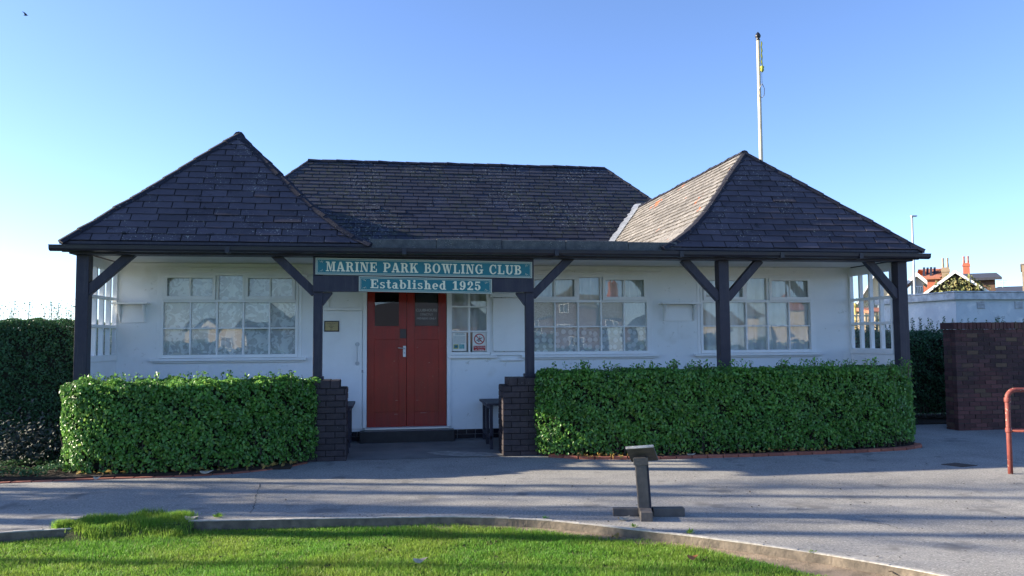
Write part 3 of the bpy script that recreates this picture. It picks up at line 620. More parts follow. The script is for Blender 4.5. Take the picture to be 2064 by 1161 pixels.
# windows
def make_window(x0, x1, kind, label=None):
    W_ = MB(); y0, y1 = YW-.022, YW+.07
    rows_z = [ZB+.055, ZB+.445, ZB+.865, ZT]     # sill rail top, bar, transom
    fr = .045; cw = (x1-x0-2*fr)/5
    W_.box(x0, x0+fr, y0, y1, ZB, ZT); W_.box(x1-fr, x1, y0, y1, ZB, ZT)
    W_.box(x0+fr, x1-fr, y0+.002, y1, ZB, ZB+.05); W_.box(x0+fr, x1-fr, y0+.002, y1, ZT-.045, ZT)
    W_.box(x0+fr, x1-fr, y0+.004, y1, ZB+.865, ZB+.905)          # transom
    W_.box(x0+fr, x1-fr, y0+.012, y1-.01, ZB+.448, ZB+.470)       # bar
    for i in range(1, 5):
        xx = x0+fr+cw*i; wd = .022 if i in (1, 4) else .028
        W_.box(xx-wd/2, xx+wd/2, y0+.009, y1-.01, ZB+.05, ZB+.865)
    for i in (2, 3):
        xx = x0+fr+cw*i; W_.box(xx-.018, xx+.018, y0+.006, y1, ZB+.905, ZT-.045)
    # surround architrave
    W_.box(x0-.055, x0-.002, YW-.010, YW+.01, ZB-.01, ZT+.035); W_.box(x1+.002, x1+.055, YW-.010, YW+.01, ZB-.01, ZT+.035)
    W_.box(x0-.002, x1+.002, YW-.012, YW+.01, ZT+.002, ZT+.035)
    wo = W_.build('window', M_white, club, bevel=.003)
    sl = MB(); sl.box(x0-.13, x1+.13, YW-.085, YW-.0225, ZB-.048, ZB-.005); sl.box(x0-.08, x1+.08, YW-.04, YW-.011, ZB-.075, ZB-.050); sl.build('sill', M_white, wo, bevel=.005)
    for k in (0, 3):
        a, b_ = x0+fr+cw*k+(.004 if k == 0 else .022), x0+fr+cw*(k+2)-(.022 if k == 0 else .004); za, zb = ZB+.900, ZT-.038
        cs = MB(); t_ = .048; yy = y0-.028
        cs.box(a, b_, yy, y0-.001, za, za+t_+.012); cs.box(a, b_, yy, y0-.001, zb-t_, zb); cs.box(a, a+t_, yy+.001, y0-.001, za+t_+.012, zb-t_); cs.box(b_-t_, b_, yy+.001, y0-.001, za+t_+.012, zb-t_)
        cs.box((a+b_)/2-.011, (a+b_)/2+.011, yy+.006, y0-.001, za+t_+.012, zb-t_); cs.build('casement', M_white, wo, bevel=.003)
    gl = MB()
    for i in range(5):
        for za, zb in ((ZB+.05, ZB+.448), (ZB+.470, ZB+.865), (ZB+.905, ZT-.045)):
            a, b_ = x0+fr+cw*i, x0+fr+cw*(i+1); y = YW+.03; tx, tz = rnd.uniform(-.0035,.0035), rnd.uniform(-.003,.003)
            gl.quad((a,y-tx,za),(b_,y+tx,za),(b_,y+tx+tz,zb),(a,y-tx+tz,zb))
    gl.build('glass', M_glass, wo)
    def folds(mt, za, zb, amp=.02, fr_=22, name='curtain', y=YW+.10, xa=x0+.01, xb=x1-.01):
        nn = 160; V = []; Fq = []
        for i in range(nn+1):
            x = xa+(xb-xa)*i/nn; yy = y+amp*math.sin(fr_*x+.9*math.sin(5*x))+.5*amp*math.sin(fr_*2.3*x)
            V += [(x, yy, za), (x, yy*1+.004, zb)]
            if i: Fq.append((2*i-2, 2*i, 2*i+1, 2*i-1))
        np_mesh(name, np.array(V), np.array(Fq), mt, wo, smooth=True)
    if kind == 'lace': folds(M_lace, ZB, ZT, .008, 14)
    if kind == 'film':
        folds(M_net, ZB, ZT, .02, 24)
        f = MB(); f.quad((x0+.045,YW+.045,ZB+.46),(x1-.045,YW+.045,ZB+.46),(x1-.045,YW+.045,ZB+.87),(x0+.045,YW+.045,ZB+.87)); f.build('frosted_film', M_speck, wo)
        f = MB(); f.quad((x0+.045,YW+.047,ZB+.04),(x1-.045,YW+.047,ZB+.04),(x1-.045,YW+.047,ZB+.457),(x0+.045,YW+.047,ZB+.457)); f.build('dotted_film', M_dots, wo)
    if kind == 'net': folds(M_net, ZB, ZT, .035, 19)
    return wo
make_window(*WIN[0], 'lace'); make_window(*WIN[1], 'film'); make_window(*WIN[2], 'net')
# small window
x0, x1, za, zb = SW; W_ = MB(); y0, y1 = YW-.02, YW+.07
W_.box(x0, x0+.05, y0, y1, za, zb); W_.box(x1-.05, x1, y0, y1, za, zb); W_.box(x0+.05, x1-.05, y0+.002, y1, za, za+.045); W_.box(x0+.05, x1-.05, y0+.002, y1, zb-.045, zb)
W_.box((x0+x1)/2-.016, (x0+x1)/2+.016, y0+.006, y1, za+.045, zb-.045)
for zz_ in (1.725, 2.13): W_.box(x0+.05, x1-.05, y0+.009, y1-.004, zz_-.014, zz_+.014)
sw = W_.build('window', M_white, club, bevel=.003)
sl = MB(); sl.box(x0-.01, x1+.11, YW-.07, YW-.022, za-.055, za-.008); sl.build('sill', M_white, sw, bevel=.004)
gl = MB(); gl.quad((x0+.04,YW+.03,za+.03),(x1-.04,YW+.032,za+.03),(x1-.04,YW+.030,zb-.03),(x0+.04,YW+.028,zb-.03)); gl.build('glass', M_glass, sw)
V = []; Fq = []
for i in range(61):
    x = x0+(x1-x0)*i/60; V += [(x, YW+.16+.03*math.sin(30*x), za), (x, YW+.16+.03*math.sin(30*x), zb)]
    if i: Fq.append((2*i-2, 2*i, 2*i+1, 2*i-1))
np_mesh('curtain', np.array(V), np.array(Fq), M_net, sw, smooth=True)
# small signs in/around that window are things (below)
# door
dx0, dx1, dz0, dz1 = DOOR
fr_ = MB(); fr_.box(dx0-.06, dx0+.002, YW-.03, YW+.15, .2, dz1+.05); fr_.box(dx1-.002, dx1+.06, YW-.03, YW+.15, .2, dz1+.05); fr_.box(dx0+.002, dx1-.002, YW-.028, YW+.15, dz1-.01, dz1+.05)
fr_.build('door_frame', M_white, club, bevel=.004)
mid = .305
M_pan = M_red
for k, (a, b_) in enumerate(((dx0+.006, mid-.003), (mid+.003, dx1-.006))):
    D = MB(); y0, y1 = YW+.035, YW+.075; gz0, gz1 = 1.815, 2.36; ga, gb = (a+.115, b_-.118) if k == 0 else (a+.125, b_-.125)
    z0, z1 = dz0+.003, dz1-.012
    # stiles & rails with recessed panels
    D.box(a, ga, y0, y1, z0, z1); D.box(gb, b_, y0, y1, z0, z1)
    D.box(ga, gb, y0, y1, 1.60, gz0); D.box(ga, gb, y0, y1, z0, .44); D.box(ga, gb, y0, y1, dz1-.12, z1)
    D.box(ga, gb, y0+.007, y1-.005, .44, 1.60)
    leaf = D.build('door', M_red, club, bevel=.003)
    g_ = MB(); g_.quad((ga,y0+.015,gz0),(gb,y0+.014,gz0),(gb,y0+.016,dz1-.12),(ga,y0+.017,dz1-.12)); g_.build('glass', M_glass, leaf)
    bd = MB(); t_ = .012
    bd.box(ga-.002, gb+.002, y0-.006, y0+.004, gz0-.012, gz0+.004); bd.box(ga-.008, ga+.004, y0-.005, y0+.004, gz0+.004, dz1-.12); bd.box(gb-.004, gb+.008, y0-.005, y0+.004, gz0+.004, dz1-.12); bd.build('glazing_bead', M_red, leaf)
    for (sx_, sz_, sl_, sd_) in (((-.06,.62,.05,.004),(-.08,.40,.07,.003),(-.09,1.25,.03,.004)) if k == 0 else ((.02,.62,.09,-.006),(.09,.415,.12,.002),(.03,1.47,.03,.003),(.22,1.22,.035,.004))):
        X_ = (ga if k else gb)+sx_; h = MB(); yq = y0+.0055 if .44 < sz_ < 1.6 else y0-.0012
        h.prism([(X_, yq, sz_), (X_+sl_*.6, yq, sz_+sd_*.2), (X_+sl_, yq, sz_+sd_), (X_+sl_*.7, yq, sz_+sd_+.004), (X_+.01, yq, sz_+.006)], (0, .001, 0)); h.build('scuff_mark', mat('scuffed_paint', (.45,.25,.22), .7), leaf)
    if k == 0:
        h = MB(); h.box(b_-.055, b_-.008, y0-.008, y0, 1.32, 1.50); hp = h.build('handle_plate', mat('white_handle_paint', (.75,.76,.77), .3), leaf, bevel=.004)
        h = MB(); h.tube([(b_-.03, y0-.008, 1.455), (b_-.03, y0-.045, 1.455), (b_-.06, y0-.052, 1.46), (b_-.135, y0-.050, 1.468)], .008, 8); h.build('handle', M_metal, leaf, smooth=True)
        h = MB(); h.box(b_-.034, b_-.028, y0-.0095, y0-.008, 1.375, 1.40); h.build('keyhole', M_gutter, leaf)
        h = MB(); h.box(b_-.105, b_-.002, y0-.012, y0, 1.62, 1.77); h.build('lock_box', mat('grey_brown_plate', (.075,.06,.06), .5), leaf, bevel=.003)
# board writing behind right pane: hung sign (text) is part of the door
def text_mesh(s_, size, name, material, parent, loc, rot=(math.pi/2, 0, 0), align='CENTER', ext=.0006, spacing=1, sx=1):
    cu = bpy.data.curves.new(name, 'FONT'); cu.body = s_; cu.size = size; cu.align_x = align; cu.align_y = 'CENTER'; cu.extrude = ext; cu.resolution_u = 3
    o = bpy.data.objects.new(name+'_tmp', cu); C.objects.link(o); dg = bpy.context.evaluated_depsgraph_get(); dg.update()
    me = bpy.data.meshes.new_from_object(o.evaluated_get(dg)); bpy.data.objects.remove(o); me.name = name
    mo = bpy.data.objects.new(name, me); C.objects.link(mo); mo.scale = (sx, 1, 1); mo.location = loc; mo.rotation_euler = rot; me.materials.clear(); me.materials.append(material)
    mo.matrix_basis = Matrix.LocRotScale(Vector(loc), Matrix.Rotation(rot[0], 3, 'X'), Vector((sx, 1, 1)))
    if parent: attach(mo, parent)
    return mo
M_slate = sheet_mat('dark_notice_board', (.02,.022,.03)); M_greytext = sheet_mat('grey_lettering', (.62,.63,.64)); M_ink = sheet_mat('dark_ink', (.03,.03,.04))
nb = empty('door_notice', (.63, YW+.10, 1.82), 'dark members only notice hung inside the right door pane', 'notice')
b = MB(); b.box(.45, .80, YW+.080, YW+.088, 1.83, 2.34); b.build('notice_board', M_slate, nb)
for s_, z_, sz in (('CLUBHOUSE', 2.075, .062), ('STRICTLY', 2.005, .048), ('MEMBERS ONLY', 1.94, .045)): text_mesh(s_, sz, 'lettering', M_greytext, nb, (.63, YW+.078, z_), sx=1.0)

# left side door (white) with rails, pull handle
sd = MB(); sd.box(-1.04, -.40, YW-.022, YW-.001, .19, 2.06); sd.box(-1.09, -1.045, YW-.026, YW-.001, .19, 2.62); sd.box(-1.045, -.395, YW-.034, YW-.001, 2.07, 2.12); sd.box(-.953, -.925, YW-.030, YW-.001, 2.125, 2.60)
sdo = sd.build('side_door', M_white, club, bevel=.003)
ph = MB(); ph.tube([(-.475,YW-.023,1.53),(-.475,YW-.075,1.53),(-.475,YW-.08,1.50),(-.475,YW-.08,1.25),(-.475,YW-.075,1.225),(-.475,YW-.023,1.225)], .011, 8)
for z_ in (1.53, 1.225):
    ph.prism([(-.475+.035*math.cos(a*.5236), YW-.022, z_+.035*math.sin(a*.5236)) for a in range(12)], (0, -.008, 0))
ph.build('pull_handle', mat('white_handle_metal', (.55,.58,.6), .3), sdo, smooth=False)
h = MB(); h.box(-.405, -.385, YW-.035, YW-.022, 1.08, 1.12); h.box(-.385, -.365, YW-.030, YW-.022, 1.075, 1.085); h.build('lock', M_greymetal, sdo)
# shutter right of the small window
sh = MB(); sh.box(1.71, 2.30, YW-.030, YW-.001, 1.40, 2.27); sh.box(1.665, 2.34, YW-.045, YW-.001, 2.285, 2.34); sh.box(1.67, 2.32, YW-.036, YW-.001, 1.33, 1.385)
sho = sh.build('serving_hatch', M_white, club, bevel=.004)
for x, z in ((1.72,2.278),(1.84,2.278),(1.73,1.393),(2.22,1.393),(1.88,1.393)): h = MB(); h.box(x, x+.02, YW-.045, YW-.03, z-.006, z+.006); h.build('hinge', M_greymetal, sho)
h = MB(); h.box(1.715, 1.93, YW-.034, YW-.030, 2.272, 2.278); h.build('hinge_strip', M_greymetal, sho)
h = MB(); h.box(1.72, 2.25, YW-.034, YW-.030, 1.386, 1.391); h.build('hinge_strip', M_greymetal, sho)
h = MB(); h.box(1.84, 2.22, YW-.055, YW-.001, 1.245, 1.262); h.build('hatch_shelf', M_white, club, bevel=.002)
# small wall shelves
def shelf(x0, x1, label):
    root = empty('wall_shelf', ((x0+x1)/2, YW, 1.88), label, 'wall shelf', 'white wall shelves between the windows')
    b = MB(); b.box(x0, x1, YW-.20, YW-.001, 2.165, 2.19); b.build('shelf_board', M_white, root, bevel=.003)
    b = MB(); b.box(x0+.10, x1-.09, YW-.018, YW-.001, 1.885, 2.164); b.build('back_panel', M_white, root, bevel=.003)
    for xx in (x0+.075, x1-.085): 
        b = MB(); b.prism([(xx, YW-.001, 1.885), (xx, YW-.03, 1.885), (xx, YW-.16, 2.163), (xx, YW-.001, 2.163)], (.02, 0, 0)); b.build('bracket', M_white, root)
shelf(-4.14, -3.62, 'white wooden shelf in the left corner of the veranda')
shelf(4.55, 5.235, 'white wooden shelf between the two right windows')
b = MB(); b.box(-1.39, -1.27, YW-.06, YW-.001, 2.60, 2.65); tag(b.build('junction_box', M_white, bevel=.006), 'small white box at the top right corner of the left window', 'junction box')
b = MB(); b.tube([(-3.6, YW-.02, 2.735), (-2.6, YW-.02, 2.742), (-1.9, YW-.02, 2.735), (-1.36, YW-.02, 2.735), (-1.34, YW-.03, 2.655)], .008, 6); tag(b.build('cable', M_white), 'thin white cable above the left window', 'cable')
b = MB(); b.tube([(2.5, YW-.02, 2.725), (3.2, YW-.02, 2.730), (3.9, YW-.02, 2.722), (4.6, YW-.02, 2.722)], .007, 6); tag(b.build('cable', M_white), 'thin white cable above the window right of the entrance', 'cable')
# ceiling
cl = MB(); cl.box(XL+.07, XR-.07, YF+.17, YW-.002, 2.815, 2.84)
clo = cl.build('veranda_ceiling', M_soffit, club)
cb = MB(); x = -3.9
while x < 7.9: cb.box(x, x+.64, YW-.016, YW-.001, 2.782, 2.808); x += .66
cb.build('ceiling_batten', M_white, club)
# beam, fascia, gutter
bm_ = MB(); bm_.box(XL-.12, XR+.14, YF+.01, YF+.16, 2.79, 2.93); bm_.build('wall_plate', M_black, club, bevel=.004)
fa = MB(); fa.box(XL-.18, XR+.20, 11.60, 11.63, 2.805, 2.955); fa.box(XL-.10, XR+.12, 11.632, YF+.008, 2.785, 2.815)
fa.box(XL-.20, XL-.17, 11.632, 16, 2.83, 2.95); fa.box(XR+.17, XR+.20, 11.632, 16, 2.83, 2.95); fa.build('fascia', M_black, club, bevel=.003)
gt = MB(); prof = [(-.065,.035),(-.062,-.01),(-.045,-.035),(0,-.045),(.045,-.035),(.058,0),(.058,.035),(.050,.035),(.04,-.02),(0,-.033),(-.04,-.025),(-.055,.0),(-.055,.035)]
gt.prism([(XL-.30, 11.535+p[0], 2.852+p[1]) for p in prof], (XR-XL+.62, 0, 0)); 
gto = gt.build('gutter', M_gutter, club)
gl_ = MB(); gl_.box(XL-.30, XR+.32, 11.462, 11.472, 2.882, 2.892)
for x in (-2.2, 0.2, 2.4, 4.3, 5.9, 7.2): gl_.box(x, x+.06, 11.458, 11.60, 2.803, 2.888)
gl_.build('gutter_bracket', M_gutter, gto)
# side fascias' corner returns
# posts
def post(x, w_, z0, label=None, y=YF):
    b = MB(); b.box(x-w_/2, x+w_/2, y, y+w_, z0, 2.788); return b
for x, w_, z0, base in ((-4.13,.165,-.1,0), (-.983,.125,1.035,1), (2.083,.125,1.035,1), (5.125,.165,-.1,0), (8.135,.165,-.1,0)):
    b = post(x, w_, z0, y=YF+.005)
    if base: b.box(x-.085, x+.085, YF-.015, YF+.155, 1.036, 1.085)
    b.build('post', M_black, club, bevel=.006)
def brace(a, b_, w_=.12, y=YF+.075):
    bb = MB(); bb.beam((a[0], y, a[1]), (b_[0], y, b_[1]), .105, w_, up=(0, 0, 1)); return bb
for a, c_ in (((-4.09, 2.27), (-3.50, 2.83)), ((-1.03, 2.27), (-1.60, 2.83)), ((2.13, 2.235), (2.73, 2.83)), ((5.06, 2.20), (4.50, 2.80)), ((5.19, 2.20), (5.74, 2.80)), ((8.08, 2.23), (7.55, 2.83))):
    bb = brace(a, c_); bb.build('brace', M_black, club, bevel=.005)
# sign board (fixed between the small posts) with haunches
sbm = MB(); sbm.box(-1.05, 2.135, YF-.028, YF+.004, 2.285, 2.52); sbm.box(-1.05, 2.135, YF-.026, YF+.004, 2.524, 2.79)
sbm.build('sign_backboard', M_black, club, bevel=.004)
for x, s_ in ((-.983, 1), (2.083, -1)):
    b = MB(); b.prism([(x+s_*.06, YF+.02, 2.10), (x+s_*.06, YF+.02, 2.283), (x+s_*.20, YF+.02, 2.283), (x+s_*.20, YF+.02, 2.262), (x+s_*.07, YF+.02, 2.09)], (0, .09, 0)); b.build('haunch', M_black, club)
# side screens
def side_screen(X, s_):
    a, b_ = YF+.19, YW-.003; b = MB(); zb_, zt_ = 1.40, 2.66 
    b.box(X-.035, X+.035, a, b_, zt_, 2.80); b.box(X-.04, X+.045, a, b_, 1.31, zb_)
    b.box(X-.02, X+.02, a, b_, -.06, 1.308)
    for k in range(5):
        y = a + (b_-a-.05)*k/4; b.box(X-.032, X+.032, y, y+.05, zb_, zt_)
    for z in (1.82, 2.24): b.box(X-.036, X+.036, a, b_, z-.022, z+.022)
    o = b.build('side_screen', M_white, club, bevel=.003)
    g_ = MB(); g_.quad((X,a+.02,zb_),(X,b_-.02,zb_),(X,b_-.02,zt_),(X,a+.02,zt_)); g_.build('glass', M_glass_clear, o)
side_screen(XL+.02, 1); side_screen(XR-.02, -1)

# ------------------------------------------------------------------ roofs
def clip(poly, half):
    out = []; (px, py), (nx, ny) = half
    for i in range(len(poly)):
        a, b_ = poly[i], poly[(i+1) % len(poly)]; da = (a[0]-px)*nx+(a[1]-py)*ny; db_ = (b_[0]-px)*nx+(b_[1]-py)*ny
        if da >= 0: out.append(a)
        if (da >= 0) != (db_ >= 0): t_ = da/(da-db_); out.append((a[0]+(b_[0]-a[0])*t_, a[1]+(b_[1]-a[1])*t_))
    return out
UNDER = MB()
def shingles(mb, pts, udir, tw, th, jit=.012, zoff=0, tilt=.006, cull=None):
    """pts: planar convex roof polygon; udir horizontal course direction; up-slope derived"""
    p0 = Vector(pts[0]); u = Vector(udir).normalized(); nrm = None
    for i in range(len(pts)-2):
        c_ = (Vector(pts[i+1])-p0).cross(Vector(pts[i+2])-p0)
        if c_.length > 1e-6: nrm = c_.normalized(); break
    if nrm.z < 0: nrm = -nrm
    u = (u - nrm*u.dot(nrm)).normalized(); v_ = nrm.cross(u); 
    if v_.z < 0: v_ = -v_
    P2 = [((Vector(p)-p0).dot(u), (Vector(p)-p0).dot(v_)) for p in pts]
    area = sum(P2[i][0]*P2[(i+1) % len(P2)][1]-P2[(i+1) % len(P2)][0]*P2[i][1] for i in range(len(P2)))
    if area < 0: P2.reverse()
    halves = []
    for i in range(len(P2)):
        a, b_ = P2[i], P2[(i+1) % len(P2)]; d = (b_[0]-a[0], b_[1]-a[1]); l_ = math.hypot(*d); 
        if l_ > 1e-6: halves.append((a, (-d[1]/l_, d[0]/l_)))
    u0, u1 = min(p[0] for p in P2), max(p[0] for p in P2); v0, v1 = min(p[1] for p in P2), max(p[1] for p in P2)
    UNDER.add([p0+u*p[0]+v_*p[1] for p in P2], [tuple(range(len(P2)))])
    row = 0; vv = v0
    while vv < v1:
        uu = u0 - (tw*.5 if row % 2 else 0) - rnd.uniform(0, tw*.12) - (row*37 % 7)*.01
        dv = rnd.uniform(-.004, .004)
        while uu < u1:
            ww = tw*rnd.uniform(.93, 1.05); gap = .015; sag = rnd.uniform(-jit, jit)*.6
            q = [(uu+gap/2, vv+sag+dv), (uu+ww-gap/2, vv+sag*.4+dv+rnd.uniform(-.004,.004)), (uu+ww-gap/2, vv+th+.02), (uu+gap/2, vv+th+.02)]
            for h in halves:
                q = clip(q, h)
                if len(q) < 3: break
            if len(q) >= 3:
                th_ = .006+rnd.uniform(0, .004); lift = rnd.uniform(0, .005)
                if rnd.random() < .03: lift += rnd.uniform(.003, .008)
                def P3(p, top):
                    k = 1-(p[1]-vv)/(th+.02); base = .003+tilt*k+lift*k
                    return p0+u*p[0]+v_*p[1]+nrm*(base+(th_*(.35+.65*k) if top else -.002)+zoff)
                n_ = len(q); mb.add([P3(p, 0) for p in q]+[P3(p, 1) for p in q], [tuple(range(n_, 2*n_))]+[(i, (i+1) % n_, (i+1) % n_+n_, i+n_) for i in range(n_)])
            uu += ww
        vv += th; row += 1
def cap_line(mb, pts, w_=.10, seg=.28, h_=.012):
    P_ = resample([Vector(p) for p in pts], max(3, int(sum((Vector(pts[i+1])-Vector(pts[i])).length for i in range(len(pts)-1))/seg)+1))
    P_ = [P_[0]]+[p+Vector((0, 0, rnd.uniform(-.010, .010))) for p in P_[1:-1]]+[P_[-1]]
    for i in range(len(P_)-1):
        a, b_ = P_[i], P_[i+1]; d = (b_-a).normalized(); r_ = d.cross(Vector((0,0,1))).normalized(); up = r_.cross(d); k = rnd.uniform(.92, 1.08)
        a = a - d*.02
        prof_ = [(-w_,-.055),(-w_*.55,-.005),(0,h_*.6),(w_*.55,-.005),(w_,-.055)]
        vs_ = [a+r_*x*k+up*(z+.018) for x, z in prof_]+[b_+r_*x*k*.94+up*(z+.008) for x, z in prof_]
        mb.add(vs_, [(j, j+5, j+6, j+1) for j in range(4)]+[(0,1,2,3,4)])
ZE, YE = 2.955, 11.56
# main roof
ML = at(622, 321, Z=5.95); MR = at(1217, 340, Z=5.95); yr = (ML.y+MR.y)/2; ML = Vector((ML.x, yr, 5.95)); MR = Vector((MR.x, yr, 5.95))
Y0 = 17.0; drop = 5.95-3.0; run = yr-Y0
mainL, mainR = Vector((ML.x-run, Y0, 3.0)), Vector((MR.x+run, Y0, 3.0)); backL, backR = Vector((ML.x-run, yr+run, 3.0)), Vector((MR.x+run, yr+run, 3.0))
r_ = MB(); shingles(r_, [mainL, mainR, MR, ML], (1,0,0), .36, .135); shingles(r_, [mainR, backR, MR], (0,1,0), .5, .3); shingles(r_, [backL, mainL, ML], (0,1,0), .5, .3); r_.quad(backR, backL, ML, MR)
mr = r_.build('roof', M_roof_main, club); mr['label'] = 'large mossy main roof slope behind the flat roof'
cp = MB(); cap_line(cp, [ML, MR], .09, .33, .03); cap_line(cp, [mainL, ML], .08); cap_line(cp, [mainR, MR], .08); cp.build('ridge_cap', M_ridge, mr)
# wings
AL = Vector((-2.30, 12.94, 4.83)); 
AR = at(1500, 306, Y=12.94)
def wing(A, xl, xr, kink, litleft, label):
    FL, FR = Vector((xl, YE, ZE)), Vector((xr, YE, ZE)); yb = 19.2; B = Vector((A.x, yb, A.z)); BL, BR = Vector((xl, yb, ZE)), Vector((xr, yb, ZE))
    r_ = MB(); shingles(r_, [FL, FR, A], (1,0,0), .385, .128, tilt=.007)
    # bell-cast sliver at the inner foot of the front slope
    s_ = 1 if kink > 0 else -1; inner = FR if s_ > 0 else FL
    d = (A-inner); p1 = inner+d*.32; foot = inner+Vector((s_*abs(kink), 0, 0)); mid_ = inner+d*.12+Vector((s_*abs(kink)*.32, 0, 0))
    shingles(r_, [inner, foot, mid_], (1,0,0), .385, .128, tilt=.007); shingles(r_, [inner, mid_, p1], (1,0,0), .385, .128, tilt=.007)
    fr = r_.build('roof', M_roof, club); fr['label'] = label
    s1 = MB(); s2 = MB()
    outer = MB(); 
    if litleft:
        shingles(s1, [BL, FL, A, B], (0,1,0), .36, .128, tilt=.014)
        s1.quad(foot, mid_, inner); 
        # flare skirt
        s1.add([foot, mid_, p1, (xl,yb,ZE), (foot.x, yb, ZE-.02)], [(0,1,2,3,4)])
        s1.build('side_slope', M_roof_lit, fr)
        shingles(s2, [FR, BR, B, A], (0,1,0), .36, .128); s2.build('side_slope', M_roof, fr)
    else:
        shingles(s1, [FR, BR, B, A], (0,1,0), .36, .128); s1.add([foot, mid_, p1, (xr,yb,ZE), (foot.x, yb, ZE-.02)], [(0,1,2,3,4)]); s1.build('side_slope', M_roof, fr)
        shingles(s2, [BL, FL, A, B], (0,1,0), .36, .128); s2.build('side_slope', M_roof, fr)
    cp = MB(); cap_line(cp, [A, B], .085); out_ = FL if s_ > 0 else FR; cap_line(cp, [out_, A], .085); cap_line(cp, [foot, mid_, p1, A], .085); cp.build('ridge_cap', M_ridge, fr)
    ed = MB(); xa, xb = min(FL.x, foot.x), max(FR.x, foot.x); ed.box(xa-.01, xb+.01, YE-.012, YE+.06, ZE-.045, ZE-.004); ed.build('eaves_edge', M_black, fr, bevel=.004)
    return fr
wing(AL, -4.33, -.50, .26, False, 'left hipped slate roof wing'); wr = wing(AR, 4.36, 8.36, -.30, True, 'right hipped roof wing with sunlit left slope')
# flashing along the valley between the main roof and the right wing's left slope
k_ = (AR.z-ZE)/(AR.x-4.36)
def valley(t_):      # main: z = 3+m(Y-Y0); wing: z = ZE+k(X-4.36)
    z = t_; m_ = drop/run; return Vector((4.36+(z-ZE)/k_, Y0+(z-3.0)/m_, z))
vb = MB(); prev = None
for i in range(40):
    z = 3.1+(AR.z+.03-3.1)*i/39; p = valley(z); wA = .10+rnd.uniform(0, .05); wB = .06
    L_ = p+Vector((-wA*1.1, 0, .035)); R_ = p+Vector((wB*.7, 0, wB*.75*k_+.055)); c_ = p+Vector((0,-.03,.045))
    if prev: vb.quad(prev[0], prev[1], c_, L_); vb.quad(prev[1], prev[2], R_, c_)
    prev = (L_, c_, R_)
vb.build('valley_flashing', M_lead, mr)
UNDER.build('roof_underlay', M_mortdark, club)
# flat veranda roof with upstand
fl = MB(); fl.box(-4.1, 8.1, 11.75, Y0+.2, 2.93, 2.975); fl.build('flat_roof', M_felt, club)
fl = MB()
x = -.26
while x < 4.30:
    w2 = min(.95, 4.30-x); fl.box(x, x+w2-.003, 11.565+rnd.uniform(-.002,.002), 11.72, 2.895, 3.035+rnd.uniform(-.006,.008)); x += w2
fl.build('felt_upstand', M_felt, club, bevel=.012)

